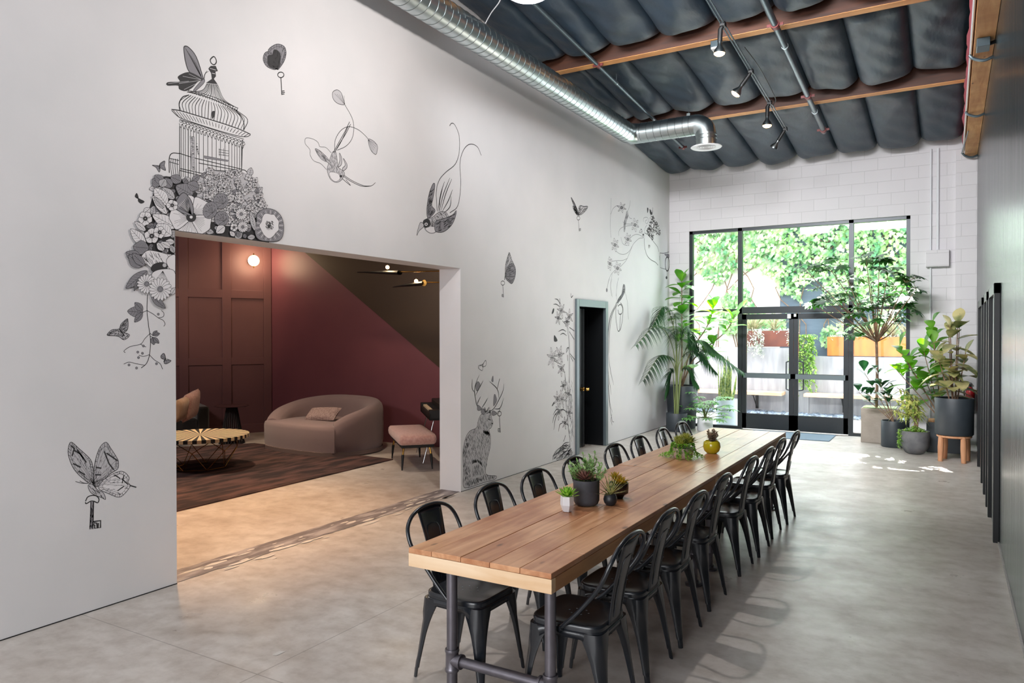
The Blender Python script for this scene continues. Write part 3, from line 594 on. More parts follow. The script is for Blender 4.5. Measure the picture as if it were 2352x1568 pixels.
# bench
ang = math.atan2(.79, -.86)
bn = empty('upholstered_bench', (-1.63, 8.0, 0), ang); tag(bn, 'pink velvet bench on black tapered legs with brass collars', 'bench')
b = MB(); L2, W2_ = .60, .245
def cush(u, v):
    a = 2*PI*u; x = L2*math.copysign(abs(math.cos(a))**.15, math.cos(a)); y = W2_*math.copysign(abs(math.sin(a))**.15, math.sin(a)); pr = [(.93, .335), (1, .36), (1.02, .4), (1.0, .44), (.95, .462), (.6, .472), (0, .474)]
    k = pr[int(round(v*6))]; return (x*k[0], y*k[0], k[1])
b.grid(cush, 48, 6); b.build('cushion', m_pinkv, bn, ang=80)
b = MB(); b.box((0, 0, .315), (2*L2-.1, 2*W2_-.06, .04)); b.build('frame', m_black, bn, smooth=False, bevel=.01)
for (sx, sy) in ((1, 1), (1, -1), (-1, 1), (-1, -1)):
    b = MB(); b.cyl((sx*.44, sy*.17, .295), (sx*.46, sy*.185, .2), .012, .013, 10); b.mi = 1; b.tube([(sx*.46, sy*.185, .2), (sx*.462, sy*.187, .18), (sx*.49, sy*.2, 0)], [.017, .019, .009], 10); b.build('leg', [m_brass, m_black], bn)
# electric piano, mostly behind the jamb
dirk = (fl(1006, 955, .72)-fl(972, 925, .72)); dirk.z = 0; dirk.normalize()
k0 = fl(972, 928, .72)
ep = empty('electric_piano', V((k0.x, k0.y, 0)), math.atan2(dirk.y, dirk.x)); tag(ep, 'black vintage electric piano on splayed chrome legs, half hidden by the opening', 'piano')
# local x runs along the keys, +y away from the bench
b = MB(); b.bb(-.12, 1.12, -.03, .0, .60, .70); b.bb(-.12, 1.12, .14, .46, .62, .8); b.bb(-.12, .0, -.03, .46, .60, .74); b.bb(1.0, 1.12, -.03, .46, .6, .74); b.bb(-.12, 1.12, -.03, .46, .60, .64); b.build('case', m_black, ep, smooth=False, bevel=.01)
b = MB(); b.bb(.0, 1.0, .0, .14, .64, .72); b.mi = 1
for k in range(24): b.bb(.03+k*.04, .045+k*.04, .05, .14, .72, .732)
b.build('keys', [m_keys, m_black], ep, smooth=False)
b = MB(); b.bb(-.1, 1.1, .3, .46, .8, 1.0); b.mi = 1; b.bb(-.08, 1.08, .285, .3, .84, .9)
for k in range(6): b.cyl((.0+.1*k, .3, .95), (.0+.1*k, .28, .95), .01, n=8)
b.build('control_panel', [m_black, m_chrome], ep, smooth=False)
for (x, y, dx, dy) in ((.1, .06, -.06, -.16), (.9, .06, .06, -.16), (.1, .4, -.06, .14), (.9, .4, .06, .14)):
    b = MB(); b.cyl((x, y, .6), (x+dx, y+dy, .0), .011, .011, 10); b.build('leg', m_chrome, ep)
# dark sofa with cushions, side table
m_blkv = mat('black_velvet', '#121012', .9, sheen=.4)
sd = PD; nr = n2
def loc(s, o, z=0): p = V((CX, CY, 0))+PD*s+n2*o; p.z = z; return p
bs = empty('black_sofa', loc(1.35, .12), rot); sg = 1 if (Matrix.Rotation(rot, 3, 'Z') @ V((0, 1, 0))).dot(n2) > 0 else -1
tag(bs, 'low black velvet sofa against the plum panelling, only its end in view', 'sofa')
b = MB(); b.bb(0, 2.0, 0, sg*.22, .1, .62); b.build('backrest', m_blkv, bs, bevel=.04)
b = MB(); b.bb(-.12, .06, 0, sg*.85, .08, .60); b.build('arm', m_blkv, bs, bevel=.04)
b = MB(); b.bb(1.94, 2.12, 0, sg*.85, .08, .6); b.build('arm', m_blkv, bs, bevel=.04)
b = MB(); b.bb(.06, 1.94, sg*.2, sg*.85, .12, .42); b.build('seat', m_blkv, bs, bevel=.04)
for (x, y) in ((0, .08), (0, .75), (2, .08), (2, .75)):
    b = MB(); b.cyl((x, sg*y, .1), (x, sg*y, 0), .02, .015, 8); b.build('leg', m_black, bs)
def face(p, px, py, z=None): return p
p1 = at(437, 932, 1, 7.35); pillow('scatter_cushion', p1+V((-.06, .05, 0)), .46, .46, .16, (math.radians(-12), math.radians(10), math.radians(-62)), m_pinkv, 'pink crushed velvet cushion on the black sofa, tilted back', group='cushions on the black sofa')
p2 = at(420, 941, 1, 7.1); pillow('scatter_cushion', p2+V((-.06, 0, 0)), .38, .38, .14, (math.radians(-14), math.radians(6), math.radians(-60)), m_beigev, 'plain beige cushion in front of the pink one on the black sofa', group='cushions on the black sofa')
st_ = empty('side_table', (-5.36, 8.03, 0)); tag(st_, 'small dark side table with round top and slatted cone base', 'side table')
b = MB(); b.lathe((0, 0, .60), [(0, 0), (.26, 0), (.27, .008), (.27, .014), (0, .018)], 40); b.build('tabletop', mat('plum_lacquer', '#3a2026', .35), st_)
b = MB()
for k in range(26):
    a = 2*PI*k/26; b.tube([(.08*math.cos(a), .08*math.sin(a), .6), (.17*math.cos(a), .17*math.sin(a), .09), (.2*math.cos(a), .2*math.sin(a), .0)], .006, 5)
b.lathe((0, 0, 0), [(.19, 0), (.205, .0), (.205, .012), (.19, .012)], 30); b.lathe((0, 0, .09), [(.165, 0), (.178, .0), (.178, .008), (.165, .008)], 30); b.build('base', m_black, st_)
# ------------------------------------------------------------------ long table
TX0, TX1, TY0, TYM, TY1, TZ = 2.513, 3.278, 2.755, 5.33, 7.95, .76
def make_table(y0, y1, label, seed, shift=0):
    t = empty('trestle_table', ((TX0+TX1)/2+shift, y0, 0)); tag(t, label, 'table', 'long tables pushed end to end'); L = y1-y0; h = (TX1-TX0)/2; rnd = random.Random(seed)
    xs = [-h, -h+.135, -h+.30, -h+.455, -h+.61, h]
    for i in range(5):
        x0, x1 = xs[i], xs[i+1]; b = MB(); dz = rnd.uniform(-.0012, .0012)
        cut = [0, L] if i % 2 == 0 else [0, L*rnd.uniform(.35, .65), L]
        if i == 4 and seed == 1: cut = [0, .33, L]
        for a, c in zip(cut[:-1], cut[1:]): b.bb(x0+.0012, x1-.0012, a+(.0012 if a else 0), c-(.0012 if c < L else 0), TZ-.024+dz, TZ+dz)
        b.build('plank', m_top, t, smooth=False, bevel=.0022)
    b = MB(); b.bb(-h, h, .0, .038, .672, TZ-.0255); b.build('apron', m_apron, t, smooth=False, bevel=.002)
    b = MB(); b.bb(-h, h, L-.04, L-.002, .672, TZ-.0255); b.build('apron', m_apron, t, smooth=False, bevel=.002)
    for s in (-1, 1):
        b = MB(); x = s*(h-.019); b.bb(x-.019, x+.019, .039, L-.041, .672, TZ-.0255); b.build('side_rail', m_apron_y, t, smooth=False, bevel=.002)
    for yy in (.2, L-.2):
        for s in (-1, 1):
            x = s*.272; b = MB(); b.cyl((x, yy, .012), (x, yy, .672), .0265, n=20)
            b.lathe((x, yy, 0), [(.0, 0), (.06, 0), (.06, .01), (.034, .014), (.034, .035), (.0265, .037)], 24); b.lathe((x, yy, .658), [(.034, -.02), (.034, 0), (.06, .004), (.06, .014)], 20)
            b.lathe((x, yy, .12), [(.027, 0), (.034, .0), (.036, .008), (.034, .016), (.032, .02), (.032, .09), (.034, .094), (.036, .1), (.034, .11), (.027, .11)], 22)
            b.cyl((x, yy, .175), (x-s*.05, yy, .175), .031, .031, 18); b.cyl((x-s*.046, yy, .175), (x-s*.058, yy, .175), .036, .036, 18); b.build('leg', m_steel, t)
        b = MB(); b.cyl((-.25, yy, .175), (.25, yy, .175), .0245, n=18); b.build('cross_pipe', m_steel, t)
    return t
make_table(TY0, TYM, 'long plank table on iron pipe legs, the near one with grey pots', 1)
make_table(TYM+.004, TY1, 'long plank table on iron pipe legs, the far one with pink and yellow pots', 2, -.004)
# ------------------------------------------------------------------ metal cafe chair (faces +x, back toward -x)
def make_chair():
    t = empty('metal_chair'); zs = .45
    # seat pan: rounded square, slightly wider in front
    def sq(k, z, dish=0):
        o = []
        for j in range(48):
            a = 2*PI*j/48; c, s_ = math.cos(a), math.sin(a); x = .18*math.copysign(abs(c)**.38, c); wy = .178+.008*(x/.18); y = wy*math.copysign(abs(s_)**.38, s_)
            o.append((x*k+.01, y*k, z))
        return o
    b = MB(); R_ = [sq(1.0, zs-.035), sq(1.005, zs-.014), sq(.995, zs-.003), sq(.965, zs), sq(.93, zs-.002), sq(.88, zs-.006), sq(.5, zs-.009), sq(.04, zs-.009)]
    for r_ in R_: b.add(r_, [])
    for k in range(len(R_)-1):
        for i in range(48): b.f.append((k*48+i, k*48+(i+1) % 48, (k+1)*48+(i+1) % 48, (k+1)*48+i)); b.m.append(0)
    b.f.append(tuple(7*48+i for i in range(48))); b.m.append(0)
    b.mi = 1
    for (x, y) in ((0.01, 0), (.035, .03), (.035, -.03), (-.015, .03), (-.015, -.03), (.06, 0), (-.04, 0)):
        b.add([(x+.0045*math.cos(q*PI/4), y+.0045*math.sin(q*PI/4), zs-.0082) for q in range(8)], [tuple(range(8))])
    b.build('seat', [m_chair, m_hole], t, ang=60)
    # skirt with arches between the legs
    b = MB(); n = 96; top = []; bot = []
    for j in range(n):
        a = 2*PI*j/n; c, s_ = math.cos(a), math.sin(a); x = .18*math.copysign(abs(c)**.38, c); y = (.178+.008*(x/.18))*math.copysign(abs(s_)**.38, s_)
        m_ = max(abs(x)/.18, 0) * max(abs(y)/.18, 0)             # 1 in the corners, 0 mid-side
        dz = .035+.105*max(0, m_-.45)**1.6/.38; top.append((x*1.002+.01, y*1.002, zs-.03)); k = 1+.35*(dz-.035); bot.append((x*k+.01, y*k, zs-.03-dz))
    for ring_ in (top, bot): b.add(ring_, [])
    for j in range(n): b.f.append((j, (j+1) % n, n+(j+1) % n, n+j)); b.m.append(0)
    b.build('skirt', m_chair, t, solid=.004, ang=60)
    # legs: pressed channel wrapping the corner
    for (sx, sy) in ((1, 1), (1, -1), (-1, 1), (-1, -1)):
        b = MB(); secs = []
        for (z, e) in ((zs-.035, .100), (zs-.07, .092), (zs-.11, .076), (zs-.16, .060), (zs-.22, .047), (.15, .037), (.08, .029), (.05, .027), (.045, .022), (0, .020)):
            f = (zs-.04-z)/(zs-.04); f = max(0, f); cx = (.183+(.047 if sx < 0 else .03)*f); cy = (.178+.03*f if sx > 0 else .172+.018*f)
            r = min(.03, e*.55); P = [(-e, 0), (-e*.7, .002), (-r, 0), (-r*.3, -r*.3), (0, -r), (.002, -e*.7), (0, -e), (-.010, -e), (-.010, -r-.006), (-r*.3-.012, -r*.3-.012), (-r-.006, -.010), (-e, -.010)]
            # ridge groove on the outer corner
            if .12 < z < .30: P[3] = (-r*.55, -r*.55)
            secs.append([(sx*(cx+p[0])+.01, sy*(cy+p[1]), z) for p in P])
        n = 12
        for s_ in secs: b.add(s_, [])
        for k in range(len(secs)-1):
            for i in range(n): b.f.append((k*n+i, k*n+(i+1) % n, (k+1)*n+(i+1) % n, (k+1)*n+i)); b.m.append(0)
        b.f.append(tuple(range(n))); b.m.append(0); b.f.append(tuple((len(secs)-1)*n+i for i in range(n))); b.m.append(0)
        b.build('leg', m_chair, t, ang=50)
    # back hoop
    P = []
    for s_ in (-1,):
        half = [(.02, .190, .425), (-.06, .190, .50), (-.13, .194, .58), (-.185, .210, .65), (-.215, .218, .705), (-.240, .204, .767), (-.253, .158, .815), (-.260, .083, .842), (-.262, 0, .849)]
    P = catmull([V(p) for p in half]+[V((p[0], -p[1], p[2])) for p in reversed(half[:-1])], 5)
    b = MB(); b.tube(P, .0105, 10)
    for s_ in (-1, 1): b.lathe((.02, s_*.190, .425), [(0, -.014), (.014, -.012), (.016, 0), (.014, .012), (0, .014)], 12, 'y')
    b.build('back_hoop', m_chair, t)
    # splat
    b = MB()
    def sp(u, v):
        z = .435+(.835-.435)*v; xk = -.172-.088*v+.012*math.sin(PI*v); hw = .074+.026*v-.006*math.sin(PI*v); y = (2*u-1)*hw
        return (xk-.010*(1-(2*u-1)**2), y, z)
    b.grid(sp, 8, 14); b.build('splat', m_chair, t, solid=.005, ang=80)
    b = MB(); U = [(.2, .08), (.2, .55), (.2, .72), (.27, .78), (.5, .8), (.73, .78), (.8, .72), (.8, .55), (.8, .08)]
    for off in (.0035, -.0035): b.tube([V(sp(*p))+V((off, 0, 0)) for p in U], .0025, 5)
    for uu in (.42, .58): b.tube([V(sp(uu, .08))+V((.0035, 0, 0)), V(sp(uu, .55))+V((.0035, 0, 0))], .0022, 5)
    b.build('splat_emboss', m_chair, t)
    b = MB(); b.bb(-.01, .01, -.17, .17, .385, .39); bx = MB()
    for s_ in (1, -1): bx.tube([(-.16, s_*.16, .372), (.0, 0, .366), (.17, -s_*.16, .372)], .008, 6)
    bx.build('under_brace', m_chair, t)
    return t
proto = make_chair()
ry = [3.20, 3.72, 4.24, 4.87, 5.66, 6.20, 6.80, 7.38]; ly = [3.20, 3.83, 4.38, 4.98, 5.74, 6.31, 6.95, 7.54]
ordn = ['nearest the camera', 'second from the camera', 'third from the camera', 'fourth from the camera', 'fifth from the camera', 'third from the glass doors', 'second from the glass doors', 'nearest the glass doors']
rr_ = random.Random(8)
for side in (0, 1):
    for i, y in enumerate(ly if side == 0 else ry):
        o = proto if (side == 0 and i == 0) else copy_tree(proto)
        o.location = (2.556 if side == 0 else 3.205, y, 0); o.rotation_euler = (0, 0, (0 if side == 0 else PI)+rr_.uniform(-.03, .03))
        if side == 1: o.location.x += rr_.uniform(-.012, .012)
        tag(o, 'black metal chair on the %s side of the table, %s' % ('mural wall' if side == 0 else 'dark wall', ordn[i]), 'chair', 'metal chairs along the mural side' if side == 0 else 'metal chairs along the open side')
# ------------------------------------------------------------------ plant builders
Z3 = V((0, 0, 1))
def leaf(b, p, d, L, W_, shape='oval', droop=.3, fold=.15, n=6, up=None):
    d = V(d).normalized(); side = d.cross(up or Z3)
    if side.length < 1e-3: side = V((1, 0, 0))
    side.normalize(); nr_ = side.cross(d); vs = []
    for i in range(n+1):
        t = i/n
        if shape == 'oval': w_ = math.sin(PI*min(1, t*.96+.04))**.8
        elif shape == 'fiddle': w_ = (math.sin(PI*t**1.25)**.75)*(.62+.55*t) if t < .999 else .12
        elif shape == 'strap': w_ = min(1, 4*t+.3)*(1-t**3)+.02
        elif shape == 'spike': w_ = (1-t**1.5)
        elif shape == 'ivy': w_ = (.35, 1.0, .55, .7, .3, .0, 0)[i] if n == 5 else math.sin(PI*t)
        else: w_ = math.sin(PI*t)
        c = V(p)+d*(L*t)-Z3*(droop*L*t*t); h = W_/2*w_
        vs += [c-side*h+nr_*fold*h, c, c+side*h+nr_*fold*h]
    fs = []
    for i in range(n): a = 3*i; fs += [(a, a+1, a+4, a+3), (a+1, a+2, a+5, a+4)]
    b.add(vs, fs)
def clampb(b, o, x0=.03, x1=5.06, y1=13.96):
    b.v = [(min(max(v[0], x0-o[0]), x1-o[0]), min(v[1], y1-o[1]), v[2]) for v in b.v]; return b
def rdir(rnd, el0, el1, az=None):
    e = rnd.uniform(el0, el1); a = rnd.uniform(0, 2*PI) if az is None else az
    return V((math.cos(e)*math.cos(a), math.cos(e)*math.sin(a), math.sin(e)))
def thingat(name, loc, label, cat, group=None): t = empty(name, loc); tag(t, label, cat, group); return t
def potmesh(r, h, r0=None, round_=False, n=40, wall=.012, base=0.0):
    r0 = r0 or r; b = MB()
    if round_: pr = [(0, base), (r0*.6, base), (r0*.85, base+.02), (r*.97, base+h*.35), (r, base+h*.7), (r, base+h)]
    else: pr = [(0, base), (r0-.01, base), (r0, base+.012), (r, base+h-.004), (r-.002, base+h)]
    pr += [(r-wall, base+h), (r-wall-.002, base+h-.03), (0, base+h-.035)]
    b.lathe((0, 0, 0), pr, n); return b
m_soil = mat('soil', '#3b2f27', .95, col2='#54463b', nscale=60, bump=.8, bscale=90)
def soil(t, r, z, name='soil'):
    b = MB(); b.lathe((0, 0, z), [(r, 0), (r*.5, .008), (0, .01)], 20); b.build(name, m_soil, t)
g_fid = leafmat('fiddle_leaf', '#2f6a24', '#6fa53c', .3, .35, 3); g_fidd = leafmat('dark_fiddle_leaf', '#1d3d26', '#2f5a33', .22, .2)
g_palm = leafmat('palm_leaf', '#17301f', '#2f5a30', .4, .2, 3); g_umb = leafmat('umbrella_leaf', '#1d4322', '#3d6d2b', .38, .3, 3)
g_fat = leafmat('lobed_leaf', '#3f7a4a', '#8fbf72', .35, .35); g_snake = leafmat('snake_leaf', '#5d7a4a', '#b7bf77', .35, .15, 25)
g_cro = leafmat('yellow_green_leaf', '#6f8a3f', '#d8d58a', .35, .35, 18); g_var = leafmat('variegated_leaf', '#3a5c2a', '#c9be8a', .3, .3, 5)
g_trail = leafmat('trailing_leaf', '#5f8f3c', '#a9c46a', .4, .3, 14); g_ivy = leafmat('ivy_leaf', '#467f52', '#b9d398', .45, .4, 3.2); g_grey = leafmat('silver_leaf', '#8d9a8b', '#dfe3da', .6, .2)
m_bark = mat('bark', '#6a5140', .85, col2='#8a705a', nscale=20, bump=.5, bscale=60); m_gstem = mat('green_stem', '#6d7a45', .6)
m_pdark = mat('charcoal_pot', '#2d343a', .5, col2='#32393f', nscale=6); m_pgrey = mat('grey_concrete_pot', '#57595c', .75, col2='#6b6c6e', nscale=7, bump=.2, bscale=40); m_pbox = mat('rough_concrete', '#938a80', .8, col2='#a59c91', nscale=3.5, bump=.3, bscale=30)
m_pwhite = mat('pale_blue_pot', '#c9d6dd', .5); m_tan = wood('stool_wood', '#c79068', '#dba883', axis=2, rough=.5, knots=False)
# --- palm in the low grey pot by the mural wall
t = thingat('potted_palm', (.42, 13.16, 0), 'feathery dark green palm in a low grey pot by the mural wall', 'plant')
potmesh(.19, .33).build('pot', m_pdark, t); soil(t, .17, .3)
rnd = random.Random(11); b = MB(); sb = MB()
tips = [(1463, 790), (1500, 745), (1545, 770), (1600, 800), (1655, 815), (1480, 870), (1530, 900), (1600, 880), (1640, 850), (1700, 850), (1560, 790)]
for i, (px, py) in enumerate(tips):
    yy = 12.95+.5*rnd.random()-.2; e = at(px, py, 1, yy); e = (e if e.x > .14 else at(px, py, 0, .14))-V((.42, 13.16, 0)); base = V((rnd.uniform(-.04, .04), rnd.uniform(-.04, .04), .3))
    hgt_ = max(e.z+.25, 1.0)+rnd.uniform(0, .15); c1 = base+V((e.x*.12, e.y*.12, hgt_*.62)); c2 = V((e.x*.5, e.y*.5, hgt_)); P = catmull([base, c1, c2, V(e)], 7)
    sb.tube(P, [.011*(1-.75*k/len(P)) for k in range(len(P))], 5)
    n0 = int(len(P)*.45)
    for k in range(n0, len(P)):
        tt = (P[min(k+1, len(P)-1)]-P[k-1]).normalized(); sd_ = tt.cross(Z3).normalized(); L = .36*math.sin(PI*min(1, .25+.7*(k-n0)/(len(P)-n0)))
        for q in range(3):
            for s_ in (-1, 1): leaf(b, P[k]+tt*(.022*q), tt*.55+sd_*s_*.9-Z3*(.10), L*rnd.uniform(.85, 1.1), .022, 'spike', .5, .2, 4)
clampb(sb, (.42, 13.16)).build('stem', m_gstem, t); clampb(b, (.42, 13.16)).build('fronds', g_palm, t, ang=180)
# --- tall charcoal pot with fiddle-leaf fig
def fiddle(t, trunk, leaves, rnd, gm, Ls=(.2, .3), az=None, stem_r=.012, ww=.62, clumps=None, droop=.35, el=(-.1, .9)):
    sb = MB(); b = MB()
    for P0 in trunk:
        P = catmull([V(p) for p in P0], 7); sb.tube(P, [stem_r*(1-.55*k/len(P)) for k in range(len(P))], 7)
        n0 = int(len(P)*leaves[0]); cnt = leaves[1]
        for j in range(cnt):
            k = n0+int((len(P)-1-n0)*(j/max(1, cnt-1))); d = rdir(rnd, *el, az=j*2.399+rnd.uniform(-.3, .3)); L = rnd.uniform(*Ls)
            if j > cnt-4: d = rdir(rnd, .7, 1.3, az=j*2.399)
            leaf(b, P[k]+d*.02, d, L, L*ww, 'fiddle', droop*rnd.uniform(.5, 1.3), .22, 6)
    clampb(sb, t.location); clampb(b, t.location); sb.build('stem', m_bark, t); b.build('foliage', gm, t, ang=180)
t = thingat('fiddle_leaf_fig', (.36, 13.66, 0), 'tall fiddle leaf fig with broad leaves in a big dark pot behind the palm', 'plant')
potmesh(.30, .80, .25).build('pot', m_pdark, t); soil(t, .27, .77); o3 = V((.36, 13.66, 0)); rnd = random.Random(5)
A_ = at(1566, 640, 1, 13.6)-o3; B1 = at(1640, 700, 1, 13.5)-o3; C1 = at(1690, 720, 1, 13.35)-o3; D1 = at(1640, 790, 1, 13.4)-o3
sb = MB(); b = MB()
for (e, nl, ls, gg) in ((A_, 30, (.26, .36), 0), (B1, 26, (.30, .42), 0), (C1, 14, (.28, .36), 0), (D1, 16, (.26, .34), 0)):
    P = catmull([(0, 0, .78), (e.x*.25, e.y*.3, .78+(e.z-.78)*.4), (e.x*.8, e.y*.8, .78+(e.z-.78)*.75), e], 8); sb.tube(P, [.016*(1-.6*k/len(P)) for k in range(len(P))], 7)
    for j in range(nl):
        k = int(len(P)*.42)+int((len(P)-1-int(len(P)*.42))*j/(nl-1)); d = rdir(rnd, -.1, .8, az=j*2.399)
        if j > nl-4: d = rdir(rnd, .8, 1.3, az=j*2.4)
        L = rnd.uniform(*ls); leaf(b, P[k], d, L, L*.6, 'fiddle', .3*rnd.uniform(.4, 1.4), .2, 6)
clampb(sb, (.36, 13.66)).build('stem', m_bark, t); clampb(b, (.36, 13.66), y1=13.97).build('foliage', g_fid, t, ang=180)
# --- lobed-leaf plant in white pot
t = thingat('lobed_leaf_plant', (.86, 13.45, 0), 'low bushy plant with deeply lobed leaves in a small white pot', 'plant'); rnd = random.Random(7)
potmesh(.14, .24).build('pot', m_metalwhite, t); soil(t, .12, .21); b = MB(); sb = MB()
for j in range(46):
    d = rdir(rnd, .0, 1.35, az=j*2.399); L = rnd.uniform(.3, .66); e = V((0, 0, .22))+V((d.x*L*.95, d.y*L*.7, d.z*L*.85)); sb.tube(catmull([(0, 0, .2), V((0, 0, .22))+V((d.x*L*.4, d.y*L*.3, d.z*L*.6)), e], 3), .004, 4)
    for q in range(8):
        a = -1.9+3.8*q/7; h_ = V((d.x, d.y, 0)).normalized(); s_ = V((-h_.y, h_.x, 0)); leaf(b, e, h_*math.cos(a)+s_*math.sin(a)+Z3*.1, .16*(1-.06*abs(q-3.5)), .042, 'oval', .35, .1, 3)
sb.build('stem', m_gstem, t); b.build('foliage', g_fat, t, ang=180)
# --- snake plant outside
t = thingat('snake_plant', (.98, 14.52, 0), 'snake plant with upright striped blades in a pale blue pot outside the glass', 'plant'); rnd = random.Random(9)
potmesh(.25, .5, .2).build('pot', m_pwhite, t); soil(t, .22, .47); b = MB()
for j in range(26):
    a = rnd.random()*6.28; r = rnd.uniform(0, .15); d = V((rnd.uniform(-.18, .18), rnd.uniform(-.18, .18), 1)); leaf(b, (r*math.cos(a), r*math.sin(a), .46), d, rnd.uniform(.5, .95), .07, 'strap', rnd.uniform(-.05, .02), .3, 6, up=V((math.cos(a), math.sin(a), .2)))
b.build('foliage', g_snake, t, ang=180)
# --- umbrella tree in a concrete cube
o3 = V((3.74, 13.5, 0)); t = thingat('umbrella_tree', o3, 'wide umbrella tree with whorled leaves in a square concrete planter', 'plant'); rnd = random.Random(21)
b = MB(); b.bb(-.27, .27, -.2, .3, 0, .56); b.build('planter', m_pbox, t, smooth=False, bevel=.006)
b = MB(); b.bb(-.24, .24, -.17, .27, .555, .57); b.build('moss', g_trail, t, smooth=False)
b = MB(); sb = MB()
fork = at(2013, 785, 1, 13.5)-o3; bs0 = at(2013, 935, 1, 13.5)-o3; sb.tube(catmull([(bs0.x, 0, .55), V((bs0.x+.01, .0, 1.1)), fork], 6), .022, 8)
ends = [(1850, 620), (1880, 660), (1905, 615), (1930, 690), (1870, 700), (1955, 720), (1990, 600), (1960, 660), (2000, 650), (2040, 625), (2060, 660), (2030, 690), (2080, 650), (2105, 665), (2060, 700), (2040, 740), (1985, 745), (1960, 770), (2010, 700), (1935, 610), (1900, 690), (2090, 700), (1975, 700), (2020, 600), (2075, 730)]
for i, (px, py) in enumerate(ends):
    e = at(px, py, 1, 13.4+rnd.uniform(-.45, .3))-o3; mid = fork*.5+e*.5+V((0, 0, rnd.uniform(-.08, .05))); P = catmull([fork, mid, e], 5); sb.tube(P, [.013*(1-.7*k/len(P)) for k in range(len(P))], 6)
    for wq in range(6):
        c = e+rdir(rnd, -.3, .9)*rnd.uniform(.10, .26) if wq else e
        sb.tube([e, c], .003, 4); n8 = 8; tl = rdir(rnd, .9, 1.5); tl = (tl+V((0, -.1, .1))).normalized()
        for q in range(n8):
            a = 2*PI*q/n8+rnd.random()*.3; x_ = tl.orthogonal().normalized(); y_ = tl.cross(x_); leaf(b, c, x_*math.cos(a)+y_*math.sin(a)+tl*.12, rnd.uniform(.12, .165), .06, 'oval', .28, .15, 3, up=tl)
clampb(sb, o3).build('trunk', m_bark, t); clampb(b, o3).build('foliage', g_umb, t, ang=180)
# --- small fiddle in charcoal cylinder
o3 = V((3.965, 13.03, 0)); t = thingat('small_fiddle_leaf_fig', o3, 'small dark-leaved fig in a charcoal cylinder pot before the concrete planter', 'plant'); rnd = random.Random(31)
potmesh(.18, .41, wall=.014).build('pot', m_pdark, t); soil(t, .16, .37)
tr_ = [[(0, 0, .38)]+[(at(px, py, 1, 13.0)-o3)*k+V((0, 0, .38))*(1-k) for k in (.5, 1)] for (px, py) in ((1985, 855), (2012, 850), (2020, 885), (1972, 900), (2040, 905), (1995, 905))]
fiddle(t, tr_, (.6, 7), rnd, g_fidd, (.18, .27), stem_r=.007, ww=.6)
# --- grey bowl with yellow-green shrub and trailing plant
o3 = V((4.28, 12.42, 0)); t = thingat('yellow_leaf_shrub', o3, 'arching yellow green shrub with trailing plant in a round grey bowl pot', 'plant'); rnd = random.Random(41)
potmesh(.195, .34, .15, True).build('pot', m_pgrey, t); soil(t, .17, .31); b = MB(); sb = MB()
for (px, py) in ((2060, 890), (2075, 905), (2050, 915), (2090, 925), (2070, 935), (2105, 940), (2045, 940), (2095, 905)):
    e = at(px, py, 1, 12.4)-o3; P = catmull([(rnd.uniform(-.04, .04), 0, .32), V((e.x*.3+.05, 0, .32+(e.z-.32)*.7)), e], 6); sb.tube(P, [.007*(1-.5*k/len(P)) for k in range(len(P))], 5)
    for j in range(26): k = len(P)//2+j % (len(P)//2); d = rdir(rnd, -.5, .6, az=j*2.4); leaf(b, P[k], d, rnd.uniform(.12, .18), .03, 'oval', .6, .2, 4)
sb.build('stem', m_bark, t); b.build('foliage', g_cro, t, ang=180); b = MB()
for j in range(420):
    a = rnd.random()*6.28; r = rnd.uniform(0, .16); p = V((r*math.cos(a), r*math.sin(a), .32+.09*rnd.random()*(1-r/.2)))
    leaf(b, p, rdir(rnd, .2, 1.4), .035, .022, 'oval', .3, .1, 2)
for s_ in range(9):
    a = PI+rnd.uniform(-.7, .7); x, y = .195*math.cos(a), .195*math.sin(a); L = rnd.uniform(.12, .32)
    for k in range(26): z_ = .35-L*k/26; leaf(b, (x-.02+.01*math.sin(k), y+rnd.uniform(-.012, .012), z_), rdir(rnd, -.6, .5), .026, .02, 'oval', .4, .1, 2)
b.build('trailing_plant', g_trail, t, ang=180)
# --- variegated rubber plant on the wood stool
o3 = V((4.775, 11.98, 0)); F_ = .0061
t = thingat('plant_stand', o3, 'round wooden plant stand with four thick tapered legs under the black pot', 'plant stand')
b = MB(); b.lathe((0, 0, .33), [(0, 0), (.2, 0), (.215, .01), (.215, .03), (.2, .04), (0, .04)], 36); b.build('seat', m_tan, t)
for a in (.6, 2.17, 3.74, 5.31):
    b = MB(); b.tube([(.19*math.cos(a), .19*math.sin(a), .36), (.195*math.cos(a), .195*math.sin(a), .2), (.2*math.cos(a), .2*math.sin(a), 0)], [.032, .038, .030], 18); b.build('leg', m_tan, t)
t = thingat('rubber_plant', o3+V((0, 0, .371)), 'variegated rubber plant in a large black pot on a wooden stand', 'plant'); rnd = random.Random(51)
potmesh(.24, .51, .235, wall=.012).build('pot', m_pdark, t); soil(t, .22, .47)
o3 = o3+V((0, 0, .371)); sb = MB(); b = MB()
for (px, py, r_) in ((2178, 745, 0), (2205, 720, 1)): 
    e = at(px, py, 1, 12.0)-o3; sb.tube([(e.x*.3, e.y*.3, .45), e], .006, 6)
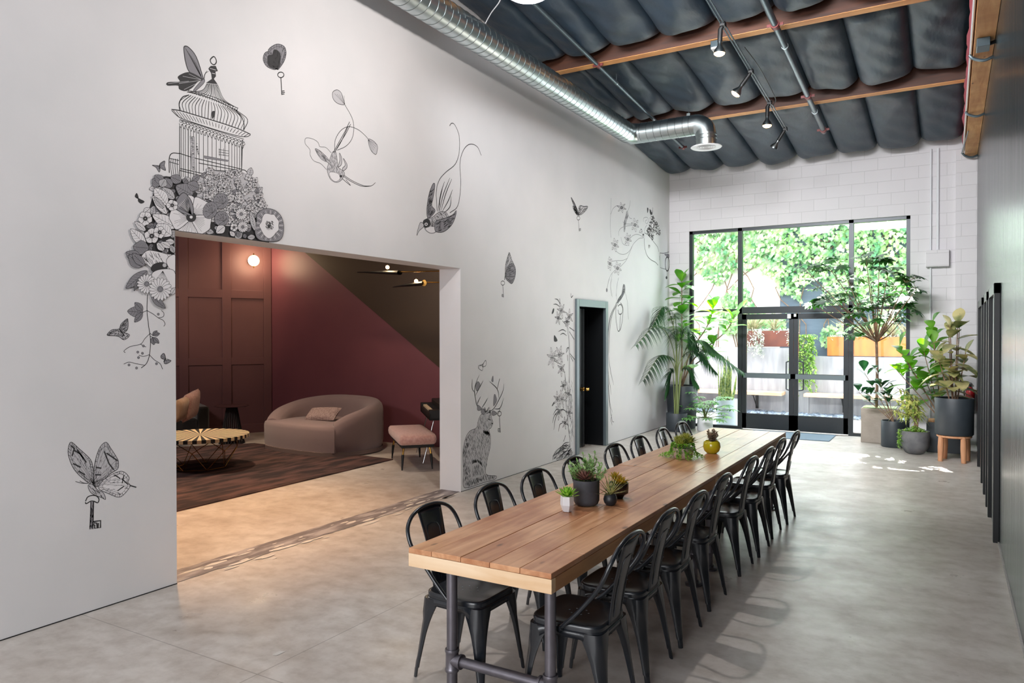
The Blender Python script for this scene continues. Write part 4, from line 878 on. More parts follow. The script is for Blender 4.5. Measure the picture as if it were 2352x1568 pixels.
for (px, py, nl) in ((2182, 750, 13), (2200, 740, 12), (2152, 810, 9), (2218, 810, 9), (2180, 860, 6)):
    e = at(px, py, 1, 11.95)-o3; P = catmull([(e.x*.25, e.y*.2, .45), V((e.x*.6, e.y*.5, .45+(e.z-.45)*.5)), e], 7); sb.tube(P, [.012*(1-.5*k/len(P)) for k in range(len(P))], 6)
    for j in range(nl):
        k = int((len(P)-1)*(.25+.75*j/(nl-1))); d = rdir(rnd, -.2, .5, az=j*2.399); L = rnd.uniform(.27, .36); leaf(b, P[k], d if j < nl-3 else rdir(rnd, .6, 1.2, az=j*2.4), L, L*.56, 'oval', .4*rnd.uniform(.5, 1.3), .2, 6)
clampb(sb, o3); clampb(b, o3); sb.build('stem', m_bark, t); b.build('foliage', g_var, t, ang=180)
# --- fig in the dark box behind
o3 = V((4.62, 12.95, 0)); t = thingat('fiddle_leaf_fig', o3, 'branching green fig in a dark rectangular planter behind the plant stand', 'plant'); rnd = random.Random(61)
b = MB(); b.bb(-.2, .28, -.25, .25, 0, .45); b.build('planter', m_pdark, t, smooth=False, bevel=.006)
b = MB(); b.bb(-.18, .26, -.23, .23, .44, .46); b.build('soil', mat('wood_chips', '#c08a58', .9, col2='#8a5f3c', nscale=50), t, smooth=False)
tr_ = [[(0, 0, .45)]+[(at(px, py, 1, 12.8)-o3)*k+V((0, 0, .45))*(1-k) for k in (.5, 1)] for (px, py) in ((2065, 800), (2085, 830), (2140, 745), (2060, 850), (2120, 800), (2125, 870), (2145, 780))]
fiddle(t, tr_, (.5, 9), rnd, g_fid, (.27, .38), stem_r=.01, ww=.62)
# --- fire extinguisher on the pier
t = thingat('fire_extinguisher', V((5.0, 13.885-.075, .55)), 'small red fire extinguisher hung on the pier behind the rubber plant', 'fire extinguisher')
b = MB(); b.lathe((0, 0, 0), [(0, 0), (.055, 0), (.062, .01), (.062, .3), (.05, .34), (.025, .36), (.02, .375), (0, .375)], 24); b.build('cylinder', mat('extinguisher_red', '#b3242c', .3), t)
b = MB(); b.cyl((0, 0, .375), (0, 0, .41), .016, n=10); b.box((-.02, 0, .42), (.1, .02, .015)); b.box((-.025, 0, .445), (.1, .018, .01), Matrix.Rotation(.2, 3, 'Y')); b.build('valve', m_black, t, smooth=False)
b = MB(); b.tube(catmull([(.01, 0, .4), (-.06, -.01, .4), (-.085, -.02, .32), (-.075, -.03, .2)], 5), .009, 8); b.build('hose', m_black, t); b = MB(); b.bb(-.03, .03, .06, .074, .1, .35); b.build('bracket', m_black, t)
# --- doormat
b = MB(); b.bb(1.62, 3.02, 13.08, 13.93, 0.001, .013); o = b.build('doormat', mat('blue_grey_mat', '#70808e', .95, bump=.6, bscale=120), smooth=False); tag(o, 'flat blue grey doormat inside the glass double doors', 'doormat')
# ------------------------------------------------------------------ outside: patio
m_patio = mat('patio_concrete', '#c9c6c1', .8, col2='#d5d2cd', nscale=2); m_wallc = mat('board_concrete', '#86878b', .8, col2='#9c9c9f', nscale=3, stretch=(3, 1, .5)); m_corten = mat('corten_steel', '#55302a', .75, col2='#74402f', nscale=3); m_cortenb = mat('corten_bright', '#b4581f', .7, col2='#c96d28', nscale=2.5, stretch=(3, 1, 1))
m_bench = wood('bench_plank', '#cda385', '#ddb797', axis=0, rough=.6, knots=False); m_fence = mat('dark_slats', '#4a5866', .7, col2='#53626f', nscale=1.5, stretch=(1, 1, 8)); m_peb = mat('dark_pebbles', '#4a5663', .5, col2='#8792a0', nscale=9)
b = MB(); b.bb(-8, 14, 14.15, 30, -.1, -.005); struct(b.build('floor_patio', m_patio))
t = thingat('retaining_wall', (0, 17.3, 0), 'pale concrete garden retaining wall behind the benches', 'wall')
b = MB(); b.bb(-7, 2.05, 0, .25, 0, 1.46); b.bb(2.05, 12, 0.02, .25, 0, 1.28); b.build('wall', m_wallc, t, smooth=False)
b = MB(); b.bb(-7, 12, .25, 2.2, 0, 1.2); b.build('garden_bed', m_soil, t, smooth=False)
b = MB(); b.bb(1.15, 12, 1.6, 1.7, 1.1, 7.4); b.build('fence', m_fence, t, smooth=False)  # both fences rise unseen past the view, heightened to block sun from lower glazing
b = MB(); b.bb(-7, 1.14, 1.6, 1.75, 1.1, 7.4); b.build('white_fence', m_patio, t, smooth=False)
rnd = random.Random(3); b = MB()
for k in range(900):
    x = rnd.uniform(-2.5, 5.5); y = rnd.uniform(16.62, 17.23); r = rnd.uniform(.025, .055); b.lathe((x, y, .01+.5*r), [(0, -r*.6), (r, -.1*r), (r*.8, r*.4), (0, r*.6)], 6, a0=rnd.random())
tag(b.build('pebbles', m_peb), 'dark river pebbles along the foot of the garden wall', 'pebbles', kind='stuff')
for i, (x0, x1, lab) in enumerate(((-3.4, 1.57, 'long floating plank bench on the concrete wall, seen through the hinge-side door'), (2.02, 5.0, 'shorter floating plank bench right of the hanging plant outside'))):
    t = thingat('wall_bench', ((x0+x1)/2, 17.3, .46), lab, 'bench', 'plank benches outside'); h = (x1-x0)/2
    b = MB(); b.bb(-h, h, -.48, -.02, -.04, .03); b.build('seat', m_bench, t, smooth=False, bevel=.006)
    for x in ((-h+.9, h-.62) if i == 0 else (-h+.75, h-.5)):
        b = MB(); b.bb(x-.03, x+.03, -.03, 0, -.38, -.04); b.bb(x-.03, x+.03, -.44, 0, -.06, -.04); b.tube([(x, -.02, -.36), (x, -.4, -.06)], .012, 6); b.build('bracket', m_black, t, smooth=False)
for (x0, x1, z0, z1, m_, lab) in ((.55, 1.75, 1.48, 1.84, m_corten, 'dark rusted steel planter on the taller garden wall'), (2.42, 4.6, 1.29, 1.70, m_cortenb, 'bright orange rusted steel planter on the lower garden wall')):
    t = thingat('steel_planter', ((x0+x1)/2, 17.35, z0+.005), lab, 'planter', 'rusted steel planters'); h = (x1-x0)/2
    b = MB(); b.bb(-h, h, 0, .5, 0, z1-z0); b.build('box', m_, t, smooth=False, bevel=.004); b = MB()
    for k in range(260): x = rnd.uniform(-h, h); leaf(b, (x, rnd.uniform(-.02, .4), z1-z0), rdir(rnd, -.3, 1.3), rnd.uniform(.06, .14), .03, 'oval', .4, .1, 3)
    b.build('silver_succulents', g_grey, t, ang=180)
    b = MB()
    for c in range(3 if h < 1 else 5):
        cx = rnd.uniform(-h*.8, h*.9)
        for k in range(34): leaf(b, (cx, .25, z1-z0), rdir(rnd, .5, 1.45), rnd.uniform(.45, .9), .025, 'strap', rnd.uniform(.1, .6), .2, 6)
    b.build('grasses', leafmat('bronze_grass', '#7a7a5a', '#b3a98a', .5, .3), t, ang=180)
def trailer(x, ztop, wid, ln, gm, label, n=14):
    t = thingat('trailing_plant', (x, 17.22, 0), label, 'plant', 'trailing plants on the garden wall'); b = MB()
    for s_ in range(n):
        xx = rnd.uniform(-wid, wid); L = ln*rnd.uniform(.5, 1)
        for k in range(int(L/.018)): leaf(b, (xx+.04*math.sin(k*.3+s_), rnd.uniform(-.1, 0), ztop-.018*k+.1), rdir(rnd, -.8, .5), .055, .035, 'oval', .4, .1, 2)
    b.build('foliage', gm, t, ang=180)
trailer(1.95, 1.66, .24, 1.4, g_trail, 'long curtain of green trailing plant hanging over the garden wall', 44); trailer(.85, 1.78, .22, .75, g_grey, 'pale silver trailing plant spilling over the dark planter', 16); trailer(1.72, 1.75, .08, .6, g_grey, 'thin pale trailing strand beside the door meeting stile', 8)
# ivy wall: a hanging thicket on the tall fence
rnd = random.Random(77); t = thingat('ivy', (0, 18.9, 0), 'dense bright green ivy covering the tall fence outside', 'ivy'); b = MB()
def keep(x, z):
    v = math.sin(x*2.1+1)*.5+math.sin(z*3.3+x)*.35+math.sin(x*5.2-z*2)*.25
    if x < 1.15 and z < 3.3+.25*math.sin(x*4): return v > .42 and z > 1.6
    if z < 2.55+.3*math.sin(x*1.9): return v > .18
    return v > -.8
n_ = 0
while n_ < 12000:
    x = rnd.uniform(-3.5, 6.5); z = rnd.uniform(1.5, 5.4)
    if not keep(x, z): continue
    n_ += 1; y = -rnd.uniform(.02, .35); L = rnd.uniform(.06, .12)
    leaf(b, (x, y, z), V((rnd.uniform(-.7, .7), -rnd.uniform(.1, .6), -rnd.uniform(.3, 1))), L, L*1.05, 'ivy', .15, .12, 5, up=V((rnd.uniform(-.5, .5), -1, rnd.uniform(-.2, .6))))
for k in range(3200):  # unseen upper ivy, added with the fence top to block the sun
    x = rnd.uniform(-4, 7); z = rnd.uniform(5.4, 7.5); leaf(b, (x, -rnd.uniform(.02, .3), z), V((rnd.uniform(-.7, .7), -.5, -.8)), .28, .26, 'ivy', .15, .12, 5, up=V((0, -1, .3)))
b.build('leaves', g_ivy, t, ang=180)
sb = MB()
for k in range(26):
    x = rnd.uniform(-3, 6); sb.tube(catmull([(x+rnd.uniform(-.3, .3)*j, -.05, 1.1+.9*j) for j in range(5)], 3), .012, 5)
sb.build('vines', m_bark, t)
# ------------------------------------------------------------------ pots on the table
s_lime = leafmat('lime_succulent', '#5c9a2e', '#a7cf5e', .35, .3, 40); s_green = leafmat('green_succulent', '#5b8a4a', '#a8c98a', .4, .25, 30)
s_red = leafmat('maroon_succulent', '#5b3a38', '#9a7268', .35, .15, 30); s_gold = leafmat('gold_succulent', '#8a8a2e', '#c79a4a', .35, .25, 30); s_spk = leafmat('striped_spiky_leaf', '#6a7a45', '#c7bc82', .35, .15, 60)
s_pinkg = leafmat('pink_grey_succulent', '#7d6a5e', '#b7a48e', .4, .2, 40); s_olive = leafmat('olive_succulent', '#6f7a2c', '#b4b560', .35, .25, 30)
def rosette(b, c, r, n, el0=.15, el1=1.35, wf=.35, rnd=random, droop=-.15):
    for j in range(n):
        u = j/n; a = j*2.39996; d = V((math.cos(a)*math.cos(el0+(el1-el0)*u), math.sin(a)*math.cos(el0+(el1-el0)*u), math.sin(el0+(el1-el0)*u))); L = r*(1-.35*u)
        leaf(b, V(c)+d*.006, d, L, L*wf, 'oval', droop, .35, 4)
def spray(b, c, r, h, n, L, W_, rnd, stems=None, shape='oval'):
    for j in range(n):
        a = rnd.random()*6.28; e = V((r*math.cos(a)*rnd.random(), r*math.sin(a)*rnd.random(), 0)); tip = V(c)+e*1.7+V((0, 0, h*rnd.uniform(.4, 1)))
        if stems is not None: stems.tube([V(c)+e*.4, V(c)+e+V((0, 0, h*.4)), tip], .0018, 4)
        for k in range(16):
            p = (V(c)+e*.6).lerp(tip, .15+.85*k/15); leaf(b, p, rdir(rnd, .1, 1.2, az=k*2.4), L, W_, shape, .1, .2, 3)
TP = lambda x, y: V((x, y, .7615))
rnd = random.Random(2)
t = thingat('potted_succulent', TP(2.845, 3.775), 'bright green succulent in a small white faceted pot, nearest on the table', 'potted plant', 'table plants')
b = MB(); b.lathe((0, 0, 0), [(0, 0), (.026, 0), (.040, .038), (.038, .088), (.033, .088), (.031, .078), (0, .078)], 6, a0=.3); b.build('pot', m_metalwhite, t, smooth=False, bevel=.001)
b = MB(); rosette(b, (0, 0, .078), .076, 40, .15, 1.4, .3); b.build('succulent', s_lime, t, ang=180)
t = thingat('potted_succulent', TP(2.87, 3.98), 'mixed succulents in a large dark grey cylinder pot on the near table', 'potted plant', 'table plants')
MB().lathe((0, 0, 0), [(0, 0), (.052, 0), (.068, .008), (.077, .028), (.078, .15), (.07, .15), (.069, .125), (0, .124)], 40).build('pot', mat('slate_pot', '#36383e', .6, col2='#45474e', nscale=14), t); soil(t, .068, .125)
b = MB(); rosette(b, (.0, -.03, .15), .085, 50, .1, 1.3, .24); b.build('rosette', s_red, t, ang=180)
b = MB(); sb = MB(); spray(b, (-.045, .0, .13), .07, .13, 13, .032, .011, rnd, sb); spray(b, (.04, .035, .13), .07, .13, 13, .032, .011, rnd, sb); spray(b, (-.01, .05, .13), .05, .17, 9, .028, .013, rnd, sb); b.build('foliage', s_green, t, ang=180); sb.build('stem', m_gstem, t)
t = thingat('potted_succulent', TP(2.965, 4.245), 'gold and red succulents in a low brown black bowl half hidden on the table', 'potted plant', 'table plants')
potmesh(.062, .095, .045, True, wall=.006).build('pot', mat('brown_black_glaze', '#231c1b', .15), t); soil(t, .052, .075); b = MB(); rosette(b, (.0, 0, .085), .07, 30, .1, 1.2, .3); rosette(b, (.03, -.02, .09), .05, 20, .2, 1.3, .3); rosette(b, (-.03, .02, .11), .055, 20, .2, 1.3, .3); b.build('succulent', s_gold, t, ang=180)
t = thingat('potted_succulent', TP(2.995, 4.045), 'spiky air-plant-like succulent in a small round black pot', 'potted plant', 'table plants')
b = MB(); b.lathe((0, 0, 0), [(0, 0), (.024, 0), (.036, .014), (.041, .034), (.036, .056), (.029, .066), (.026, .064), (.026, .056), (0, .056)], 28); b.build('pot', mat('black_ceramic', '#24262a', .45), t)
b = MB()
for j in range(44): d = rdir(rnd, .1, 1.35, az=j*2.4); leaf(b, (0, 0, .058), d, rnd.uniform(.10, .145), .011, 'spike', rnd.uniform(-.1, .15), .4, 4)
b.build('spiky_leaves', s_spk, t, ang=180)
t = thingat('potted_succulent', TP(2.85, 5.885), 'pink bowl overflowing with olive succulents and trailing strands on the far table', 'potted plant', 'table plants')
MB().lathe((0, 0, 0), [(0, 0), (.066, 0), (.077, .01), (.08, .025), (.08, .084), (.073, .084), (.072, .06), (0, .06)], 40).build('pot', mat('pink_ceramic', '#cfb0ae', .35), t); soil(t, .07, .07); b = MB()
rosette(b, (-.01, -.03, .09), .09, 70, .0, 1.3, .14); rosette(b, (.05, .02, .12), .075, 34, .1, 1.3, .3); rosette(b, (-.04, .03, .12), .075, 34, .1, 1.3, .3); rosette(b, (.02, .02, .15), .07, 30, .1, 1.3, .3); b.build('succulent', s_olive, t, ang=180)
b = MB()
for j in range(95):
    a = rnd.random()*6.28; R_ = .075+.09*rnd.random()
    P = catmull([(.05*math.cos(a), .05*math.sin(a), .10), (.085*math.cos(a), .085*math.sin(a), .11), (.10*math.cos(a), .10*math.sin(a), .05), ((R_+.03)*math.cos(a), (R_+.02)*math.sin(a), .008)], 7)
    for k in range(3, len(P)): leaf(b, P[k]+V((0, 0, .004)), rdir(rnd, -.3, 1), .017, .014, 'oval', .1, .1, 2)
b.build('trailing_strands', s_lime, t, ang=180)
t = thingat('potted_succulent', TP(2.985, 6.245), 'pinkish branching succulent in a glossy yellow round pot on the far table', 'potted plant', 'table plants')
b = MB(); b.lathe((0, 0, 0), [(0, 0), (.04, 0), (.062, .02), (.073, .055), (.068, .09), (.06, .105), (.055, .104), (.055, .09), (0, .09)], 36); b.build('pot', mat('yellow_glaze', '#c3b51c', .15, coat=.5), t)
b = MB(); sb = MB(); spray(b, (0, 0, .09), .045, .10, 20, .03, .016, rnd, sb); b.build('succulent', s_pinkg, t, ang=180); sb.build('stem', m_gstem, t)
# ------------------------------------------------------------------ drawings applied to the mural wall
m_ink = mat('ink_black', '#2b2a2c', .7); m_mid = mat('ink_mid_grey', '#838186', .7); m_lt = mat('ink_light_grey', '#bab8bb', .7); m_pap = mat('paper_white', '#dddadc', .65)
class Draw:
    """ink strokes and fills laid on the wall plane x = 0; points are read off the photograph and turned into wall positions"""
    def __init__(s, name, label, cat='wall drawing', group='black line drawings on the mural wall'):
        s.b = MB(); s.k = 0; s.nm = name; s.lb = label; s.ct = cat; s.gp = group
    def W(s, p):
        ty = 529.6+.1305*(p[0]-401)-.4
        if 401 < p[0] < 1057 and ty < p[1] < 1341: p = (401, p[1]) if p[0]-401 < p[1]-ty else (p[0], ty)
        q = at(p[0], p[1], 0, 0.0); return (q.y, q.z)
    def lift(s, f=0): s.k += f; return .0006+.000012*(s.k+(0 if f else .5))
    def st(s, pts, w=1.2, m=0, smooth=True, closed=False, taper=False):
        if smooth and len(pts) > 2: pts = [(v.x, v.y) for v in catmull([V((p[0], p[1], 0)) for p in pts], 5, closed)]
        if closed: pts = pts+[pts[0]]
        Q = [V(s.W(p)) for p in pts]; x = s.lift(); sc = (V(s.W((pts[0][0], pts[0][1]+10)))-Q[0]).length/10; L = []
        n = len(Q)
        for i, q in enumerate(Q):
            d = Q[min(i+1, n-1)]-Q[max(i-1, 0)]
            if d.length < 1e-7: d = V((0, 1))
            d.normalize(); nn = V((-d.y, d.x)); h = w*sc/2*((.25+.75*math.sin(PI*(i+.5)/n)) if taper else 1)
            L += [(x, q.x-nn.x*h, q.y-nn.y*h), (x, q.x+nn.x*h, q.y+nn.y*h)]
        s.b.mi = m; s.b.add(L, [(2*i, 2*i+1, 2*i+3, 2*i+2) for i in range(n-1)]); return s
    def fi(s, pts, m=1, out=0.0, smooth=True, mo=0):
        if smooth: pp = [(v.x, v.y) for v in catmull([V((p[0], p[1], 0)) for p in pts], 4, True)]
        else: pp = list(pts)
        x = s.lift(1); s.b.mi = m; Q = [(x,)+s.W(p) for p in pp]
        from mathutils.geometry import tessellate_polygon
        tr = tessellate_polygon([[V((q[1], q[2], 0)) for q in Q]]); s.b.add(Q, [tuple(t) for t in tr])
        if out: s.st(pp, out, mo, False, True)
        return s
    def inside(s, p, poly):
        c = False; n = len(poly)
        for i in range(n):
            (x1, y1), (x2, y2) = poly[i], poly[i-1]
            if (y1 > p[1]) != (y2 > p[1]) and p[0] < (x2-x1)*(p[1]-y1)/(y2-y1)+x1: c = not c
        return c
    def hatch(s, poly, n, ang, L, w=.7, m=0, seed=1, jit=.25):
        r = random.Random(seed); xs = [p[0] for p in poly]; ys = [p[1] for p in poly]; k = t_ = 0
        while k < n and t_ < n*12:
            t_ += 1; p = (r.uniform(min(xs), max(xs)), r.uniform(min(ys), max(ys)))
            if not s.inside(p, poly): continue
            a = ang+r.uniform(-jit, jit); q = (p[0]+L*math.cos(a), p[1]+L*math.sin(a))
            if not s.inside(q, poly): continue
            s.st([p, ((p[0]+q[0])/2+r.uniform(-.6, .6), (p[1]+q[1])/2+r.uniform(-.6, .6)), q], w, m, False, taper=True); k += 1
        return s
    def ell(s, c, rx, ry, rot=0, n=14): return [(c[0]+rx*math.cos(2*PI*i/n)*math.cos(rot)-ry*math.sin(2*PI*i/n)*math.sin(rot), c[1]+rx*math.cos(2*PI*i/n)*math.sin(rot)+ry*math.sin(2*PI*i/n)*math.cos(rot)) for i in range(n)]
    def flower(s, c, r, n=5, m=3, sq=1.0, rot=0, seed=0, dark=.3, vein=5, out=.9):
        rr = random.Random(seed)
        for i in range(n):
            a = rot+2*PI*i/n; a1, a2 = a-PI/n*1.05, a+PI/n*1.05; P = [c]
            for (aa, k) in ((a1, .62), (a1+.1, .92), (a-.12, 1.0), (a+.14, 1.02), (a2-.1, .9), (a2, .6)): P.append((c[0]+r*k*rr.uniform(.93, 1.06)*math.cos(aa)*sq, c[1]+r*k*rr.uniform(.93, 1.06)*math.sin(aa)))
            s.fi(P, m, out)
            for v in range(vein):
                b_ = a+(v-(vein-1)/2)*(.9*PI/n/max(1, vein-1)*1.6); k1 = rr.uniform(.45, .85); s.st([(c[0]+r*.12*math.cos(b_)*sq, c[1]+r*.12*math.sin(b_)), (c[0]+r*k1*math.cos(b_)*sq, c[1]+r*k1*math.sin(b_))], .7, 0, False, taper=True)
        s.fi(s.ell(c, r*dark*.55*sq, r*dark*.55), 0)
        s.fi(s.ell(c, r*.07*sq, r*.07), 3); return s
    def daisy(s, c, r, n=16, sq=1.0):
        for i in range(n):
            a = 2*PI*i/n; e = (c[0]+r*math.cos(a)*sq, c[1]+r*math.sin(a)); w_ = r*.17; nx, ny = -math.sin(a)*w_, math.cos(a)*w_; mx_ = (c[0]+r*.65*math.cos(a)*sq, c[1]+r*.65*math.sin(a))
            s.fi([c, (mx_[0]+nx*sq, mx_[1]+ny), e, (mx_[0]-nx*sq, mx_[1]-ny)], 3, .8)
        s.fi(s.ell(c, r*.24*sq, r*.24), 1, .8); s.hatch(s.ell(c, r*.24*sq, r*.24), 8, .6, r*.12, .7); return s
    def lf(s, base, tip, w, m=1, out=.9, veins=5):
        dx, dy = tip[0]-base[0], tip[1]-base[1]; L = math.hypot(dx, dy); ux, uy = dx/L, dy/L; nx, ny = -uy, ux
        P = [base]+[(base[0]+dx*t_+nx*w*h, base[1]+dy*t_+ny*w*h) for t_, h in ((.2, .36), (.5, .5), (.8, .3))]+[tip]+[(base[0]+dx*t_-nx*w*h, base[1]+dy*t_-ny*w*h) for t_, h in ((.8, .3), (.5, .5), (.2, .36))]
        s.fi(P, m, out); s.st([base, tip], .8, 0, False)
        for v in range(veins):
            t_ = .15+.7*v/veins
            for k in (1, -1): s.st([(base[0]+dx*t_, base[1]+dy*t_), (base[0]+dx*(t_+.14)+nx*w*.38*k, base[1]+dy*(t_+.14)+ny*w*.38*k)], .5, 0, False)
        return s
    def key(s, c, r, L, w=2.2, side=1, oval=1.0):
        s.st(s.ell(c, r, r*oval, 0, 12), w, 0, closed=True); s.st([(c[0], c[1]+r*oval), (c[0]+L*.06, c[1]+r*oval+L)], w*1.1, 0, False)
        bx, by = c[0]+L*.06, c[1]+r*oval+L
        for k in (.04, .13, .22): s.st([(bx, by-L*k), (bx+side*L*(.17-.25*abs(k-.13)), by-L*k-1)], w*.9, 0, False)
        return s
    def done(s):
        s.k = 0; o = s.b.build(s.nm, [m_ink, m_mid, m_lt, m_pap], smooth=False); return tag(o, s.lb, s.ct, s.gp)
# --- bird cage
def Z(sx, sy, x0, y0, k): return lambda L: [(x0+a/k, y0+c/k) for a, c in L]
z1 = Z(0, 0, 240, 60, 1568/440.0)
d = Draw('birdcage_drawing', 'tall engraved bird cage with domed roof drawn above the opening')
d.fi(z1([(855, 340), (870, 325), (910, 325), (928, 368), (908, 372), (912, 410), (895, 432), (925, 475), (830, 465), (878, 432), (872, 385), (850, 350)]), 0, smooth=False)
d.st(z1([(890, 250), (866, 275), (875, 305), (900, 315), (916, 290), (905, 258)]), 2.6, 0, closed=True)
d.st(z1([(862, 345), (912, 360)]), 1, 3, False); d.st(z1([(880, 385), (905, 390)]), 1.2, 3, False)
top = [(830, 470), (812, 520), (740, 530), (680, 535)]; rgt = [(925, 480), (960, 530), (985, 590), (1040, 640), (1092, 672)]
for i in range(15):
    u = i/14; a = (840+85*u, 470+8*u); c = (690+395*u, 540+130*u); mi = (800+170*u, 525+45*u) if u < .5 else (780+200*u, 515+85*u); d.st(z1([a, mi, c]), 1.1+.4*(i % 3 == 0))
d.st(z1([(675, 538), (760, 555), (880, 595), (1000, 650), (1085, 690)]), 2.0); d.st(z1([(682, 525), (770, 545), (900, 583), (1010, 635), (1095, 672)]), 1.4)
for i in range(22):
    u = i/21; d.st(z1([(685+405*u, 528+146*u-8*math.sin(PI*u)), (700+380*u, 545+150*u-6*math.sin(PI*u))]), 1.3, 0, False)
A0, A1 = (615, 690), (1140, 850)
for i in range(22):
    u = i/21; x0, y0 = 690+385*u, 560+125*u; x1, y1 = 625+515*u, 690+160*u; bl = (u-.42)*120; d.st(z1([(x0, y0), ((x0+x1)/2+bl*.9, (y0+y1)/2-14+abs(u-.5)*20), (x1, y1)]), 1.7 if i % 2 else 1.2)
d.st(z1([(690, 565), (640, 580), (612, 630), (615, 690)]), 2.2); d.st(z1([(1075, 690), (1120, 740), (1142, 800), (1138, 850)]), 2.2)
d.st(z1([(548, 682), (620, 692), (800, 745), (980, 800), (1120, 850), (1195, 885)]), 2.4); d.st(z1([(550, 690), (610, 745), (700, 780), (900, 845), (1080, 895), (1160, 905), (1195, 890)]), 1.8)
for i in range(24):
    u = i/23; d.st(z1([(560+620*u, 684+195*u), (612+530*u, 748+155*u-8*math.sin(PI*u))]), 1.3, 0, False)
for i in range(19):
    u = i/18; x = 625+505*u; y = 775+170*u; r_ = 15
    d.st(z1([(x+r_*math.cos(q*.9)*(1-q/12), y+r_*math.sin(q*.9)*(1-q/12)) for q in range(9)]), 1.1); d.st(z1([(x-14, y+20), (x, y+56), (x+12, y+24)]), 1.3); d.st(z1([(x+10, y+2), (x+20, y+22), (x+2, y+34)]), 1.0)
d.st(z1([(615, 765), (760, 805), (960, 870), (1140, 925)]), 1.6)
bx = [615, 628, 645, 662, 685, 705, 728, 750, 775, 810, 845, 880, 915, 950, 985, 1018, 1042, 1065, 1085, 1105, 1122]
for i, x in enumerate(bx):
    u = (x-615)/507; d.st(z1([(x, 820+165*u), (x, 1235 if x < 700 else 1275 if x < 730 else 1240-40*math.sin(u*3) if x < 800 else 1175+25*u)]), 1.9 if i in (0, 20, 4) else 1.3, 0, False)
for (a, c) in (((612, 1040), (720, 1075)), ((720, 1075), (1122, 1170)), ((770, 1120), (1120, 1185)), ((620, 1165), (800, 1205)), ((1130, 930), (1122, 1170)), ((612, 1180), (800, 1225))): d.st(z1([a, c]), 1.8, 0, False)
d.fi(z1([(815, 1060), (1015, 1098), (1010, 1108), (815, 1080)]), 1, .8, False); d.fi(z1([(700, 900), (735, 905), (738, 1200), (715, 1170)]), 2, .8, False)
d.hatch(z1([(700, 900), (735, 905), (738, 1200), (715, 1170)]), 60, 0, 4, .8); d.hatch(z1([(755, 890), (775, 1060), (768, 1070), (750, 1000)]), 30, 0, 3, .7)
for yy in (1010, 1030, 1050): d.st(z1([(935, yy), (1020, yy+12)]), 1.0, 0, False)
for xx in (940, 975, 1018): d.st(z1([(xx, 1000), (xx, 1062)]), 1.0, 0, False)
for (x0, x1) in ((530, 612), (1122, 1185)):
    s_ = 1 if x0 < 700 else -1
    d.st(z1([(x1 if s_ > 0 else x0, 1042 if s_ > 0 else 1175), (x0+25 if s_ > 0 else x1-35, 1040 if s_ > 0 else 1180), (x0 if s_ > 0 else x1-8, 1080 if s_ > 0 else 1210), (x0 if s_ > 0 else x1, 1200 if s_ > 0 else 1240)]), 2.0)
for x in (545, 562, 580, 598): d.st(z1([(x, 1085), (x-3, 1150), (x+6, 1225)]), 1.3)
d.st(z1([(530, 1080), (610, 1100)]), 1.5, 0, False); d.st(z1([(530, 1110), (608, 1132)]), 1.5, 0, False); d.fi(z1([(880, 700), (905, 698), (900, 735), (880, 758)]), 0)
d.done()
# --- butterfly on the cage
d = Draw('butterfly_drawing', 'dark swallowtail butterfly perched on the roof of the drawn bird cage')
P = z1([(655, 165), (690, 175), (750, 250), (800, 400), (800, 430), (700, 380), (665, 300), (650, 200)]); d.fi(P, 1, 2.2)
for k in range(11): d.st(z1([(795, 425), (655+13*k, 170+18*k+max(0, k-7)*14)]), .7, 0, False)
P = z1([(800, 435), (740, 395), (690, 378), (640, 390), (600, 418), (615, 455), (520, 460), (515, 485), (600, 485), (612, 515), (665, 530), (720, 500), (760, 455)]); d.fi(P, 0, 1)
for (a, c) in (((795, 440), (690, 390)), ((795, 440), (640, 410)), ((795, 442), (610, 470)), ((790, 450), (650, 520)), ((690, 450), (520, 470))): d.st(z1([a, c]), .8, 2, False)
d.fi(z1([(820, 440), (800, 440), (730, 520), (745, 530), (810, 470)]), 1, 1); d.st(z1([(815, 440), (825, 390), (850, 370)]), .9); d.st(z1([(815, 440), (818, 400), (838, 366)]), .9); d.done()
def bfly(name_label, body, wings, key=None, hat=True, extra=None):
    d = Draw('butterfly_drawing', name_label)
    for (w_, m_) in wings:
        d.fi(w_, m_, 1.3)
        cx, cy = body[0]
        for p in w_[1:-1]: d.st([(cx, cy), (cx+(p[0]-cx)*.92, cy+(p[1]-cy)*.92)], .6, 0, False)
        gx = sum(p[0] for p in w_)/len(w_); gy = sum(p[1] for p in w_)/len(w_)
        if hat:
            sm = [(v.x, v.y) for v in catmull([V((p[0], p[1], 0)) for p in w_], 3, True)]; inn = [(gx+(p[0]-gx)*.8, gy+(p[1]-gy)*.8) for p in sm]; d.st(inn, .7, 0, False, True)
            for i_ in range(0, len(sm), 1): d.st([sm[i_], inn[i_]], 1.1 if i_ % 2 else .6, 0, False)
            d.hatch(w_, 40, math.atan2(gy-cy, gx-cx), 7, .5, 0, len(w_)+3)
        if hat: d.hatch(w_, 26, math.atan2(w_[len(w_)//2][1]-cy, w_[len(w_)//2][0]-cx), 5, .9, 0, len(w_))
    d.st(body, 3.0, 0, False, taper=True)
    if key: d.key(*key)
    if extra: extra(d)
    d.done()
